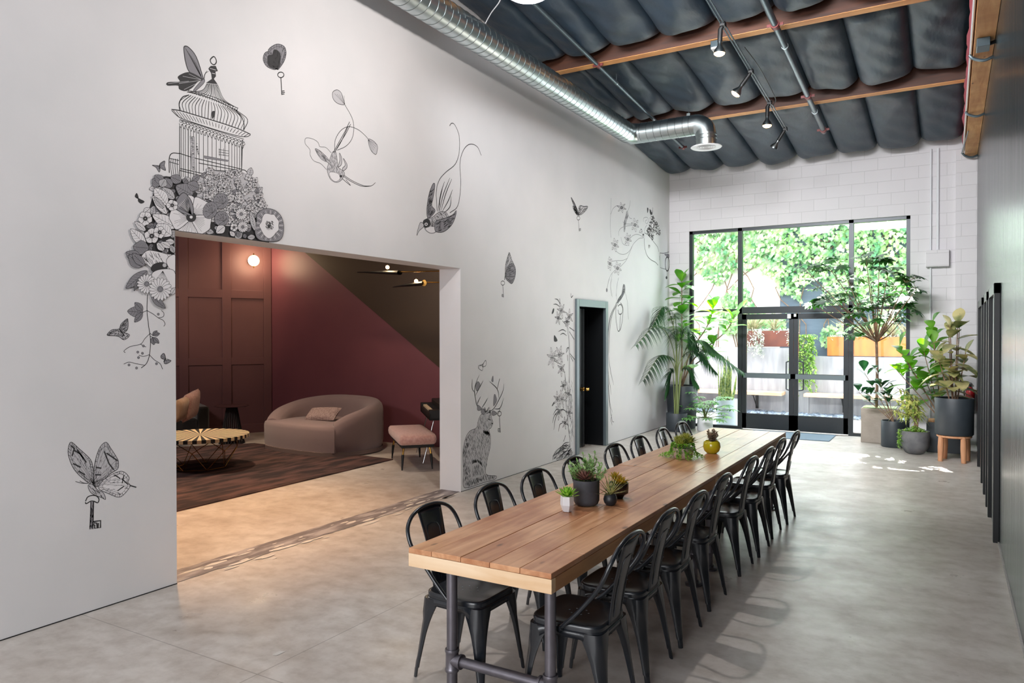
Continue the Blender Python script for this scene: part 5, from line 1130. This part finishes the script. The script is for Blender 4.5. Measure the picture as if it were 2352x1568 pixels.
# big butterfly with key, low left
zb = Z(0, 0, 120, 960, 1568/340.0)
def ex(d):
    d.st(zb([(380, 690), (310, 688), (245, 670)]), 1.3); d.st(zb([(380, 690), (330, 685), (290, 664)]), 1.2)
    for (a, c) in (((200, 290), (240, 330)), ((230, 340), (300, 380)), ((260, 330), (330, 430)), ((210, 400), (230, 330)), ((300, 380), (360, 470)), ((220, 480), (300, 520)), ((280, 560), (345, 600)), ((550, 350), (600, 480)), ((600, 480), (650, 545)), ((575, 370), (690, 450)), ((460, 520), (520, 530)), ((455, 600), (515, 600))): d.st(zb([a, c]), 4.0, 0, False, taper=True)
    for (a, c) in (((660, 600), (720, 640)), ((690, 770), (760, 720)), ((760, 600), (740, 690)), ((735, 640), (800, 700))): d.st(zb([a, c]), 3.2, 0, False, taper=True)
    d.st(zb([(820, 712), (890, 732)]), 2.6, 0, False); d.fi(zb([(380, 710), (420, 700), (480, 760), (540, 790), (565, 860), (520, 840), (440, 810), (395, 770)]), 2, 1.2); d.hatch(zb([(380, 710), (480, 760), (565, 860), (440, 810)]), 24, .9, 6, 1)
    d.st(zb([(350, 890), (360, 905), (405, 880), (440, 880), (480, 895), (495, 860), (470, 825), (425, 818), (375, 835), (352, 880)]), 2.4); d.st(zb([(422, 885), (412, 1175)]), 8, 1, False); d.st(zb([(408, 885), (398, 1175)]), 1.4, 0, False); d.st(zb([(438, 885), (430, 1175)]), 2.0, 0, False); d.hatch(zb([(405, 900), (437, 900), (427, 1170), (395, 1170)]), 40, 1.5, 6, 1.2)
    for L in ([(435, 1095), (512, 1085), (510, 1160), (485, 1162), (487, 1110)], [(435, 1130), (450, 1130), (448, 1165), (475, 1165), (470, 1110), (440, 1110)]): d.st(zb(L), 3.2, 0, False)
bfly('large butterfly carrying an old key, low on the wall beside the opening', zb([(430, 690), (520, 840)]), [(zb([(430, 700), (350, 660), (230, 540), (170, 390), (175, 290), (205, 255), (280, 320), (390, 420), (425, 490), (440, 600)]), 2), (zb([(450, 700), (440, 560), (465, 410), (510, 300), (570, 255), (620, 320), (690, 430), (702, 480), (690, 540), (600, 600), (490, 720)]), 2), (zb([(490, 740), (560, 640), (690, 570), (760, 570), (815, 630), (800, 680), (825, 720), (750, 815), (690, 835), (600, 800)]), 3)], None, True, ex)
zc_ = Z(0, 0, 580, 80, 1829/560.0)
bfly('dark round-winged butterfly with a key, high beside the bird cage', zc_([(185, 260), (150, 230)]), [(zc_([(175, 260), (110, 240), (80, 190), (90, 140), (125, 130), (170, 200)]), 1), (zc_([(180, 255), (130, 160), (120, 110), (180, 70), (235, 85), (252, 130), (240, 190), (205, 245)]), 1), (zc_([(178, 255), (120, 230), (115, 160), (150, 150), (160, 115), (190, 120), (210, 160), (200, 235)]), 0)], (zc_([(212, 300)])[0], 7, 40, 2.2, 1, .9))
z5 = Z(0, 0, 1100, 420, 2352/460.0)
bfly('spread-winged spotted butterfly with a key above the mural door', z5([(1175, 378), (1160, 350)]), [(z5([(1175, 378), (1130, 310), (1080, 170), (1120, 230), (1170, 350)]), 2), (z5([(1175, 378), (1145, 370), (1110, 310), (1105, 270), (1170, 360)]), 3), (z5([(1180, 375), (1170, 300), (1190, 265), (1230, 275), (1280, 278), (1240, 340)]), 3)], (z5([(1168, 413)])[0], 3.6, 26, 1.3, 1, 1.2))
bfly('closed-winged butterfly with eye spot and key right of the opening', z5([(305, 1100), (300, 1140)]), [(z5([(310, 1100), (312, 960), (345, 840), (360, 820), (385, 900), (410, 970), (340, 1030)]), 2), (z5([(310, 1105), (340, 980), (400, 950), (430, 1010), (425, 1100), (390, 1180), (350, 1160)]), 1)], (z5([(280, 1175)])[0], 4.2, 28, 1.5, -1, 1.15))
z2 = Z(0, 0, 240, 480, 1568/440.0)
bfly('striped butterfly hovering beside the hanging vine left of the opening', z2([(120, 980), (165, 1040)]), [(z2([(140, 1000), (130, 950), (180, 900), (192, 910), (190, 980), (160, 1010)]), 2), (z2([(140, 1005), (70, 985), (25, 1020), (30, 1035), (110, 1040), (160, 1070), (205, 1030)]), 2)])
bfly('small butterfly at the foot of the hanging vine', z2([(500, 1220), (485, 1250)]), [(z2([(495, 1230), (465, 1220), (462, 1200), (485, 1180), (498, 1210)]), 1), (z2([(498, 1235), (545, 1240), (510, 1265), (488, 1260)]), 1)], None, False)
bfly('small swallowtail flying left of the bird cage base', z1([(450, 1140), (448, 1170)]), [(z1([(450, 1150), (390, 1138), (420, 1155), (448, 1195)]), 1), (z1([(452, 1150), (455, 1125), (493, 1103), (490, 1140), (500, 1180), (465, 1165)]), 1)], None, False)
bfly('tiny moth left of the flower mass', z1([(265, 1400), (285, 1420)]), [(z1([(275, 1410), (250, 1395), (262, 1368), (272, 1385)]), 0), (z1([(280, 1415), (325, 1435), (300, 1450), (278, 1435)]), 0)], None, False)
z6 = Z(0, 0, 1040, 800, 738/160.0)
bfly('faint small butterfly above the antlered cat', z6([(315, 165), (320, 205)]), [(z6([(318, 190), (330, 150), (350, 125), (350, 180)]), 3), (z6([(316, 190), (280, 180), (270, 205), (310, 235)]), 3)], None, False)
# --- flower mass round the opening corner
d = Draw('flower_drawing', 'dense engraved mass of flowers and leaves round the upper corner of the opening'); z7 = Z(0, 0, 270, 380, 2352/410.0)
top_y = lambda x: 529.6+.1305*(x-401)-1.0
sil = [(500, 210), (560, 150), (640, 140), (780, 160), (900, 200), (1010, 200), (1130, 140), (1200, 20), (1290, 60), (1450, 70), (1560, 50), (1700, 110), (1790, 160), (1870, 260), (1890, 370), (1960, 550), (1990, 640), (2010, 800)]
L1 = z7(sil)+[(618, top_y(618)), (530, top_y(530)), (401, top_y(401)), (401, 650), (388, 640)]+z7([(560, 1290), (420, 1180), (300, 1120), (390, 1000), (330, 820), (400, 620), (475, 360)])
d.fi(L1, 0, 0, False)
d.fi(z7([(1010, 190), (1130, 130), (1200, 30), (1290, 70), (1450, 80), (1560, 60), (1700, 110), (1790, 160), (1870, 260), (1890, 370), (1950, 540), (1800, 700), (1500, 800), (1250, 720), (1000, 560), (1060, 350)]), 2)
rr = random.Random(15); k = 0
while k < 150:
    c = (rr.uniform(300, 660), rr.uniform(395, 640))
    if not d.inside(c, L1): continue
    a = rr.uniform(0, 6.28); r_ = rr.uniform(12, 22); q = (c[0]+r_*math.cos(a), c[1]+r_*math.sin(a))
    if q[0] > 398 and q[1] > top_y(q[0])-3: continue
    k += 1; d.lf(c, q, r_*rr.uniform(.6, .9), rr.choice((1, 1, 2, 2, 3)), .9, 3)
hy_ = z7([(1010, 190), (1130, 130), (1200, 30), (1290, 70), (1450, 80), (1560, 60), (1700, 110), (1790, 160), (1870, 260), (1890, 370), (1950, 540), (1800, 700), (1500, 800), (1250, 720), (1000, 560), (1060, 350)])
rr = random.Random(5); k = 0
while k < 120:
    c = (rr.uniform(440, 615), rr.uniform(384, 515))
    if not d.inside(c, hy_): continue
    k += 1; a0 = rr.random()*6; r_ = rr.uniform(6.5, 10)
    for q in range(4): a = a0+q*PI/2; d.lf(c, (c[0]+r_*math.cos(a), c[1]+r_*math.sin(a)), r_*.75, 3, .7, 1)
d.hatch(hy_, 260, 1.0, 4, .9)
for (b0, t0, w_, m_) in (((560, 250), (450, 180), 26, 1), ((600, 230), (480, 130), 20, 1), ((700, 290), (610, 170), 22, 1), ((560, 280), (620, 180), 20, 2), ((830, 210), (690, 150), 22, 1), ((860, 230), (900, 180), 14, 1), ((980, 390), (760, 270), 34, 1), ((1060, 300), (910, 240), 24, 1)): d.lf(z7([b0])[0], z7([t0])[0], w_, m_)
for (b0, t0, w_, m_) in (((740, 440), (580, 290), 20, 2), ((640, 520), (480, 300), 30, 3), ((640, 640), (450, 400), 18, 3), ((600, 560), (470, 420), 14, 2), ((760, 820), (450, 650), 30, 3), ((700, 920), (500, 780), 30, 3), ((360, 1050), (160, 835), 24, 3), ((360, 860), (215, 740), 14, 3), ((740, 1010), (620, 1000), 14, 3), ((600, 1120), (510, 1020), 16, 3), ((690, 1080), (560, 1010), 14, 3), ((740, 1150), (690, 1050), 13, 2)): d.lf(z7([b0])[0], z7([t0])[0], w_, m_)
for (b0, t0, w_) in (((400, 1090), (195, 1070), 32), ((300, 1240), (100, 1145), 26), ((300, 1340), (140, 1180), 26)): d.lf(z7([b0])[0], z7([t0])[0], w_, 1, 1.0, 7)
d.flower(z7([(960, 680)])[0], 50, 5, 3, 1.0, 1.75, 3, .42, 9, 1.4)
P = z7([(960, 660), (780, 590), (760, 480), (850, 360), (940, 430), (990, 560)]); d.fi(P, 1, 1.6)
for q in range(9): d.st(z7([(965, 650), (800+14*q, 560-20*q)]), 1.6, 0, False, taper=True); d.st(z7([(950, 640), (790+16*q, 520-14*q)]), 1.2, 3, False, taper=True)
for (c, r_, sd_) in (((355, 700), 16, 1), ((710, 525), 13, 2), ((440, 930), 17, 3), ((545, 880), 14, 4), ((1525, 815), 9, 5)): d.flower(z7([c])[0], r_, 5, 3, 1, .3*sd_, sd_, .6, 3, .9)
for (c, rx, ry) in (((1350, 470), 17, 18), ((1210, 590), 16, 20), ((1360, 700), 16, 17)):
    E_ = d.ell(z7([c])[0], rx, ry, .4); d.fi(E_, 1, .8); cc = z7([c])[0]; d.hatch(E_, 40, .8, 4, .7)
    for q in range(7): d.st([(cc[0]+6, cc[1]+6), (cc[0]+rx*.8*math.cos(q), cc[1]+ry*.8*math.sin(q))], .7, 0, False)
d.daisy(z7([(1620, 640)])[0], 14); d.daisy(z7([(1640, 810)])[0], 13)
c = z7([(1990, 790)])[0]; d.fi(z7([(1830, 640), (1930, 570), (2060, 590), (2150, 680), (2180, 820), (2150, 960), (2050, 1000), (1860, 980), (1800, 880), (1820, 740)]), 1, 1.2)
for q in range(34): a = 2*PI*q/34; d.st([(c[0]+22*math.cos(a), c[1]+24*math.sin(a)), (c[0]+32*math.cos(a), c[1]+35*math.sin(a))], 1.0, 0 if q % 2 else 3, False)
d.fi([(c[0]+(21+2.2*math.sin(q*2.3))*math.cos(2*PI*q/18), c[1]+(28+2.5*math.sin(q*1.7))*math.sin(2*PI*q/18)) for q in range(18)], 3, .9)
d.hatch(d.ell(c, 11, 13), 60, 1.2, 6, 1.2); d.fi(d.ell((c[0]-1, c[1]+2), 3, 4), 0)
for (b0, t0, w_, m_) in (((1800, 860), (1740, 600), 12, 2), ((1800, 940), (1700, 950), 12, 2), ((1400, 800), (1290, 890), 20, 3), ((1530, 930), (1470, 870), 10, 3), ((1600, 940), (1570, 870), 10, 1), ((1690, 920), (1640, 940), 10, 1)): d.lf(z7([b0])[0], z7([t0])[0], w_, m_)
# poppy and daisies down the jamb
P = [(398, 590), (380, 583), (352, 576), (335, 576), (322, 590), (326, 600), (352, 620), (360, 630), (385, 640), (400, 638)]; d.fi(P, 3, 1.2); d.hatch(P, 60, 1.1, 12, 1.2, 0, 7)
d.fi([(344, 618), (352, 606), (372, 602), (384, 610), (376, 622), (354, 626)], 0); d.fi(d.ell((376, 609), 5, 5), 2, 1)
d.fi([(380, 600), (388, 588), (401, 587), (401, 622), (388, 618)], 3, 1.2); d.fi([(346, 632), (360, 620), (390, 618), (401, 630), (401, 668), (385, 672), (362, 655)], 3, 1.2)
for q in range(10): d.st([(372, 622), (350+5*q, 650+1.6*q)], .7, 0, False, taper=True)
for (b0, t0, w_) in (((336, 622), (287, 662), 24), ((330, 610), (302, 582), 20), ((318, 640), (306, 668), 8), ((346, 680), (378, 708), 16)): d.lf(b0, t0, w_, 1, 1, 6)
d.daisy((335, 652), 23, 17); d.daisy((366, 664), 27, 18); d.lf((392, 676), (401, 660), 12, 3)
d.done()
# --- hanging vine
d = Draw('vine_drawing', 'thin hanging vine with curling tendrils and small leaves left of the opening')
d.st(z2([(352, 700), (348, 830), (360, 950), (375, 1060), (370, 1180), (345, 1260), (300, 1300)]), 1.6)
for L in ([(348, 830), (400, 860), (440, 890), (480, 910), (495, 940), (485, 960)], [(440, 890), (480, 880), (485, 850), (465, 830)], [(370, 1020), (330, 1060), (295, 1105), (210, 1125), (160, 1160), (170, 1175)], [(295, 1105), (320, 1120), (340, 1128)], [(370, 1190), (320, 1205), (280, 1195)], [(370, 1195), (410, 1235), (455, 1265), (475, 1310)], [(330, 1278), (260, 1265), (200, 1252), (157, 1268)], [(348, 830), (312, 845)], [(372, 1015), (395, 1035)], [(374, 1040), (398, 1050)]): d.st(z2(L), 1.2)
for (b0, t0, w_) in (((315, 845), (188, 835), 24), ((312, 830), (248, 765), 16), ((310, 850), (245, 925), 14), ((395, 1035), (430, 995), 9), ((400, 1030), (452, 1018), 9), ((392, 1050), (405, 1110), 12), ((398, 1050), (445, 1098), 10)): d.lf(z2([b0])[0], z2([t0])[0], w_, 1, .9, 4)
for c in ((272, 1170), (310, 1180), (278, 1215), (318, 1120), (440, 860), (425, 1265), (262, 1300), (200, 1275)): d.fi(d.ell(z2([c])[0], 2.6, 2.6), 1, .7)
d.done()
# --- birds
d = Draw('hummingbird_drawing', 'diving hummingbird with looping tail plumes ending in two leaf shapes')
B = zc_([(600, 880), (625, 880), (635, 940), (640, 990), (665, 1010), (690, 1035), (685, 1060), (660, 1095), (620, 1105), (580, 1075), (560, 1010), (575, 950)]); d.fi(B, 2, 1.1); d.hatch(B, 130, 1.3, 5, .8); d.fi(zc_([(580, 1030), (640, 1040), (655, 1080), (620, 1100), (585, 1070)]), 3, .6); d.fi(d.ell(zc_([(662, 1060)])[0], 3, 3), 0)
W1 = zc_([(570, 960), (520, 935), (485, 890), (470, 855), (500, 865), (555, 915), (585, 960), (600, 1000)]); d.fi(W1, 2, 1.0); d.hatch(W1, 40, .9, 9, .8)
for L in ([(680, 1060), (740, 1100), (820, 1135), (890, 1132), (922, 1108)], [(684, 1052), (750, 1095), (830, 1130), (888, 1134)], [(675, 1080), (735, 1130), (700, 1085)]): d.st(zc_(L), 1.3)
for L in ([(640, 990), (655, 940), (652, 885), (670, 930), (665, 975)], [(680, 1020), (705, 1000), (708, 970), (680, 925), (695, 975), (675, 1000)]): d.fi(zc_(L), 2, 1.3)
for L in ([(605, 885), (640, 820), (690, 730), (728, 652)], [(615, 885), (650, 820), (700, 740), (735, 670)], [(622, 870), (665, 800), (715, 690)]): d.st(zc_(L), 1.6)
d.st(zc_([(615, 870), (620, 790), (660, 720), (720, 688), (790, 710), (840, 750), (870, 785)]), 1.3); d.st(zc_([(635, 865), (700, 835), (745, 780), (760, 700), (745, 620), (690, 520)]), 1.3)
d.fi(zc_([(690, 522), (640, 515), (605, 480), (602, 430), (635, 413), (665, 435), (680, 480)]), 2, 1.2); d.fi(zc_([(868, 785), (905, 795), (935, 830), (935, 870), (922, 897), (885, 860)]), 2, 1.2)
for q in range(5): d.st(zc_([(690, 520), (615+18*q, 440+4*q)]), .6, 0, False); d.st(zc_([(868, 787), (900+9*q, 880-14*q)]), .6, 0, False)
d.st(zc_([(590, 885), (550, 845), (505, 838), (490, 805), (450, 780), (400, 775), (395, 815), (430, 860), (432, 900), (460, 945), (510, 965), (555, 1010)]), .9); d.done()
d = Draw('bird_drawing', 'fork-tailed songbird diving with two long curling tail feathers')
B = zc_([(1280, 1400), (1310, 1378), (1345, 1370), (1400, 1330), (1450, 1330), (1470, 1370), (1450, 1420), (1390, 1470), (1340, 1488), (1295, 1460)]); d.fi(B, 2, 1.2); d.hatch(B, 170, .9, 6, 1.0)
d.fi(zc_([(1278, 1400), (1300, 1380), (1325, 1385), (1335, 1420), (1315, 1445), (1285, 1440)]), 0); d.fi(d.ell(zc_([(1302, 1420)])[0], 4, 4), 3, 1); d.fi(d.ell(zc_([(1302, 1420)])[0], 1.8, 1.8), 0); d.fi(zc_([(1300, 1450), (1360, 1440), (1370, 1475), (1335, 1485)]), 3)
d.fi(zc_([(1258, 1408), (1280, 1415), (1282, 1440), (1250, 1470), (1232, 1505), (1240, 1460)]), 2, 1.2)
for W1 in (zc_([(1310, 1365), (1308, 1290), (1325, 1190), (1352, 1120), (1368, 1125), (1355, 1220), (1345, 1280), (1370, 1320), (1330, 1370)]), zc_([(1370, 1470), (1375, 1400), (1430, 1380), (1500, 1350), (1528, 1318), (1520, 1370), (1490, 1430), (1430, 1478)])):
    d.fi(W1, 1, 1.5); d.hatch(W1, 60, 2.2 if W1[0][0] < 995 else 2.6, 7, 1.3)
for L in ([(1400, 1330), (1430, 1200), (1480, 1072)], [(1410, 1330), (1450, 1190), (1495, 1080)], [(1420, 1330), (1470, 1240), (1500, 1160)], [(1390, 1330), (1410, 1200), (1440, 1100)], [(1430, 1340), (1480, 1290), (1490, 1210)], [(1400, 1320), (1405, 1240), (1425, 1150)]): d.st(zc_(L), 2.4, taper=True)
d.st(zc_([(1385, 1320), (1378, 1180), (1400, 1090), (1450, 1030), (1520, 970), (1550, 880), (1550, 760), (1520, 680), (1495, 662), (1478, 682)]), 1.7); d.st(zc_([(1480, 1335), (1540, 1280), (1562, 1120), (1555, 970), (1575, 880), (1610, 830), (1650, 820), (1690, 845), (1716, 905)]), 1.7); d.done()
# --- antlered cat
d = Draw('cat_drawing', 'seated striped cat with stag antlers and hanging key beside the chairs')
B = z6([(250, 840), (270, 760), (300, 700), (350, 690), (400, 680), (412, 740), (425, 790), (405, 840), (385, 860), (400, 940), (395, 1050), (365, 1180), (352, 1330), (460, 1350), (440, 1390), (330, 1420), (160, 1475), (110, 1450), (112, 1300), (105, 1100), (135, 950), (180, 875)])
d.fi(B, 2, 1.2); d.hatch(B, 800, 1.5, 6, .8, 0, 3, .35)
for P in ([(112, 1300), (105, 1100), (135, 950), (180, 880), (190, 960), (150, 1100), (160, 1250), (200, 1380), (140, 1400)], [(200, 1180), (250, 1170), (300, 1190), (330, 1300), (330, 1350), (310, 1260), (270, 1210), (190, 1230)], [(115, 1420), (200, 1380), (350, 1330), (455, 1345), (440, 1385), (330, 1400), (180, 1470)], [(300, 860), (380, 870), (395, 930), (340, 910)], [(300, 700), (400, 650), (400, 685), (320, 700)]): d.hatch(z6(P), 75, 1.4, 6, 1.3, 0, 5)
d.fi(z6([(370, 740), (398, 752), (402, 762), (375, 752)]), 0); d.fi(z6([(408, 790), (424, 788), (418, 805)]), 0); d.fi(z6([(195, 1240), (270, 1210), (320, 1270), (325, 1340), (200, 1370)]), 2); d.hatch(z6([(195, 1240), (270, 1210), (320, 1270), (325, 1340), (200, 1370)]), 90, 1.5, 7, .8)
for L in ([(345, 695), (290, 640), (255, 600), (235, 500), (232, 420), (255, 340), (282, 280)], [(232, 470), (205, 420), (205, 325)], [(240, 500), (280, 420), (322, 340)], [(258, 600), (270, 560), (295, 510)], [(300, 640), (340, 580), (370, 525)], [(350, 690), (430, 640), (490, 540), (530, 450), (542, 375)], [(490, 530), (470, 430), (390, 350)], [(470, 430), (495, 320)], [(440, 640), (500, 630), (540, 525)], [(480, 700), (500, 640)]): d.st(z6(L), 2.3, taper=True); d.st(z6(L), 1.0, 3, taper=True)
for P in ([(430, 600), (435, 500), (450, 490), (465, 550), (440, 600)], [(410, 340), (425, 290), (428, 350)], [(240, 400), (265, 350), (290, 390), (255, 450)], [(260, 650), (265, 600), (300, 630), (290, 655)], [(300, 680), (305, 640), (340, 650), (330, 700)], [(410, 680), (430, 660), (470, 690), (425, 710)]): d.fi(z6(P), 1, 1)
for q in range(12): d.st(z6([(345, 680), (325+7*q, 640-20*math.sin(q*.9))]), 1.3, 0, False, taper=True)
d.key(z6([(493, 690)])[0], 4.5, 38, 1.8, -1, 1.2); d.done()
# --- lily stalks beside the mural door
d = Draw('lily_drawing', 'tall drawn lily stalks beside the frame of the dark mural door'); z8 = Z(0, 0, 1240, 660, 641/90.0); z9 = Z(0, 0, 1240, 860, 672/90.0)
d.st(z8([(370, 545), (440, 640), (465, 800), (480, 1000), (480, 1250), (475, 1560)]), 1.4); d.st(z8([(385, 560), (455, 640), (480, 800), (490, 1000), (492, 1250), (488, 1560)]), 1.0, 1)
d.st(z8([(230, 1200), (340, 1260), (400, 1380), (425, 1560)]), 1.4); d.st(z9([(430, 0), (440, 200), (455, 600), (490, 900), (510, 1100), (520, 1300)]), 1.5); d.st(z9([(500, 0), (505, 250), (500, 500), (480, 900), (540, 1150)]), 1.2, 1); d.st(z9([(540, 450), (560, 800), (540, 1100)]), 1, 1)
def lily(c, r, a0, n=6, m=3):
    for q in range(n):
        a = a0+q*2*PI/n; e = (c[0]+r*.62*math.cos(a), c[1]+r*1.25*math.sin(a)); d.lf(c, e, r*.26, m, .7, 2)
    d.hatch(d.ell(c, r*.4, r*.6), 26, 1.4, 3, .9)
for (c, r_, a0) in (((350, 380), 16, .2), ((300, 500), 13, 1.2), ((480, 480), 15, .6), ((200, 1150), 20, .3), ((320, 1100), 18, .9), ((350, 1330), 15, 1.5), ((440, 560), 10, 0)): lily(z8([c])[0], r_, a0)
for (c, r_, a0) in (((300, 420), 15, .4), ((380, 420), 18, .2), ((400, 190), 11, .9), ((490, 330), 12, .2), ((430, 830), 12, .3), ((330, 640), 16, .7), ((500, 650), 13, .1)): lily(z9([c])[0], r_, a0)
for L in ([(330, 270), (290, 200), (240, 185)], [(330, 320), (270, 275), (220, 275)], [(330, 260), (322, 180)], [(430, 720), (370, 690), (298, 722)], [(440, 790), (380, 750), (330, 775)], [(480, 650), (560, 710)], [(480, 720), (560, 850)], [(490, 1080), (570, 1180)], [(430, 1060), (440, 1000), (470, 985), (430, 1070)], [(455, 1200), (450, 1100)], [(500, 1120), (540, 1210)]): d.st(z8(L), 2.0, taper=True)
for L in ([(340, 600), (250, 700), (215, 830)], [(340, 610), (270, 740), (235, 950)], [(330, 600), (280, 600), (225, 690)], [(460, 640), (400, 600), (350, 610)], [(400, 820), (340, 860), (320, 975)], [(440, 1040), (405, 1150)], [(500, 1160), (420, 1180), (340, 1280)], [(470, 1200), (380, 1230), (250, 1330)], [(480, 1250), (380, 1290), (215, 1400)], [(500, 1290), (400, 1350), (280, 1460)], [(520, 1330), (450, 1380), (400, 1440)], [(300, 1310), (240, 1370), (215, 1470)]): d.st(z9(L), 2.2, 0, taper=True)
H_ = z9([(220, 1400), (330, 1290), (440, 1180), (520, 1180), (570, 1300), (560, 1380), (400, 1440), (240, 1490)]); d.hatch(H_, 120, 2.3, 7, .8, 1); d.hatch(H_, 70, 2.5, 6, 1.0); H_ = z9([(430, 100), (560, 100), (580, 1100), (480, 1000), (440, 600)]); d.hatch(H_, 130, 1.5, 8, .8, 1)
for P in ([(195, 420), (215, 350), (232, 350), (225, 400), (205, 430)], [(230, 870), (235, 780), (285, 860), (260, 885)]): d.fi(z8(P), 0, .6)
d.fi(z9([(205, 530), (240, 465), (245, 490), (215, 540)]), 0); d.st(z8([(505, 95), (510, 160), (540, 130), (515, 170)]), 1.4); d.done()
# --- flowing figure with crown of flowers near the corner
d = Draw('flower_branch_drawing', 'fine line drawing of blossoming tendrils and a robed arm near the corner'); zt_ = Z(0, 0, 1380, 440, 1176/180.0)
for L in ([(155, 95), (150, 300), (140, 450), (145, 600), (155, 690)], [(150, 340), (180, 260), (230, 215), (265, 212)], [(215, 880), (280, 930), (350, 940), (420, 900), (480, 800)], [(440, 700), (480, 660), (540, 640), (600, 660), (640, 690), (580, 700), (530, 740), (480, 800), (430, 920), (380, 1030), (295, 1125)], [(160, 1045), (240, 1035), (330, 1030), (400, 1000)], [(270, 660), (270, 600), (300, 550), (360, 520)], [(300, 680), (330, 780), (400, 810)], [(215, 1175), (150, 1250), (110, 1370), (90, 1480)], [(265, 1290), (240, 1420), (230, 1568)], [(170, 1230), (145, 1400), (160, 1568)], [(330, 450), (360, 480), (470, 490)], [(360, 520), (470, 505)], [(400, 300), (430, 220), (442, 130)], [(400, 320), (430, 390), (465, 405)]): d.st(zt_(L), 1.1, 1)
for (c, r_, sq_) in (((312, 240), 10, .9), ((512, 500), 13, .6), ((212, 800), 13, .6), ((405, 715), 12, .6), ((250, 1150), 13, .6), ((135, 1080), 13, .35)):
    cc = zt_([c])[0]
    for q in range(6): a = q*PI/3+.3; d.lf(cc, (cc[0]+r_*math.cos(a)*sq_*1.2, cc[1]+r_*math.sin(a)*1.25), r_*.45, 3, .6, 2)
    d.st(d.ell(cc, 2*sq_+.6, 3), 1.5, 0, closed=True)
for P in ([(345, 590), (345, 470), (370, 370), (390, 290), (410, 350), (375, 480), (360, 590)],): d.fi(zt_(P), 2, .7); d.hatch(zt_(P), 40, 1.7, 7, .8)
d.st(zt_([(645, 700), (660, 560), (690, 500)]), 1.0, 1)
d.st(zt_([(650, 700), (655, 820), (690, 950), (750, 1020), (820, 1060), (860, 1105)]), 1.5); d.st(zt_([(660, 620), (720, 660), (790, 750), (850, 830), (870, 900)]), 1.3)
P = [(730, 260), (780, 280), (800, 380), (870, 480), (900, 600), (880, 690), (810, 640), (780, 740), (700, 650), (670, 600), (710, 500), (740, 380)]; d.hatch(zt_(P), 190, 1.2, 5, 1.4, 0, 2, 1.2); d.fi(d.ell(zt_([(772, 510)])[0], 2.6, 6), 3, 1.2)
for P in ([(740, 330), (735, 260), (770, 340)], [(770, 340), (780, 235), (775, 310)], [(700, 320), (695, 245), (712, 260)]): d.fi(zt_(P), 0, .8)
for (c, r_) in (((600, 600), 7), ((770, 700), 6), ((720, 820), 6), ((880, 630), 6), ((630, 650), 5)): d.hatch(d.ell(zt_([c])[0], r_*.6, r_), 14, 1.2, 3, 1.2)
d.st(zt_([(640, 450), (640, 400), (690, 385), (715, 430), (690, 480), (665, 450), (690, 420)]), .9, 1)
for L in ([(885, 920), (890, 1140), (970, 1165)], [(885, 920), (940, 925), (1020, 905)], [(880, 960), (880, 1030)]): d.st(zt_(L), 1.2, 0, False)
d.st(d.ell(zt_([(996, 1085)])[0], 4.6, 16), 3.2, 0, closed=True); d.st(zt_([(995, 1190), (995, 1270)]), 1, 0, False); d.fi(d.ell(zt_([(985, 1290)])[0], 2, 3.5), 0); d.fi(zt_([(955, 935), (1025, 945), (1025, 990), (985, 970)]), 1, .8); d.done()
# --- long-tailed bird with heart loop beside the door
d = Draw('long_tailed_bird_drawing', 'long-tailed perched bird trailing ribbons down the wall right of the mural door'); zl = Z(0, 0, 1230, 640, 912/250.0)
B = zl([(735, 50), (748, 55), (750, 100), (740, 130), (710, 180), (680, 205), (695, 165), (720, 130), (728, 90)]); d.fi(B, 1, 1); d.hatch(B, 50, 2.0, 4, 1.1)
for L in ([(690, 195), (640, 290), (615, 400), (612, 560), (605, 700)], [(680, 200), (630, 300), (610, 420), (606, 600)], [(700, 195), (650, 280), (625, 400), (618, 620)], [(605, 650), (610, 800), (625, 900), (635, 970)], [(612, 650), (630, 780), (655, 890)], [(603, 700), (612, 900), (625, 1050), (645, 1120)], [(605, 800), (615, 1000), (640, 1180), (658, 1198)], [(640, 1130), (632, 1180), (642, 1228)]): d.st(zl(L), 1.9, taper=True)
for L in ([(675, 200), (672, 300), (682, 400), (695, 440), (715, 410), (730, 320), (732, 240), (712, 200)], [(690, 260), (700, 295), (722, 290), (730, 250), (712, 215), (690, 230)], [(712, 300), (705, 430)]): d.st(zl(L), 2.0)
d.st(zl([(750, 110), (770, 200), (778, 340)]), 1.0); d.st(zl([(692, 0), (678, 100), (680, 180)]), .9, 1); d.st(zl([(640, 0), (630, 60), (645, 155)]), .8, 1); d.st(zl([(615, 0), (598, 80)]), .8, 1); d.fi(d.ell(zl([(597, 95)])[0], 2, 4.5), 1); d.done()
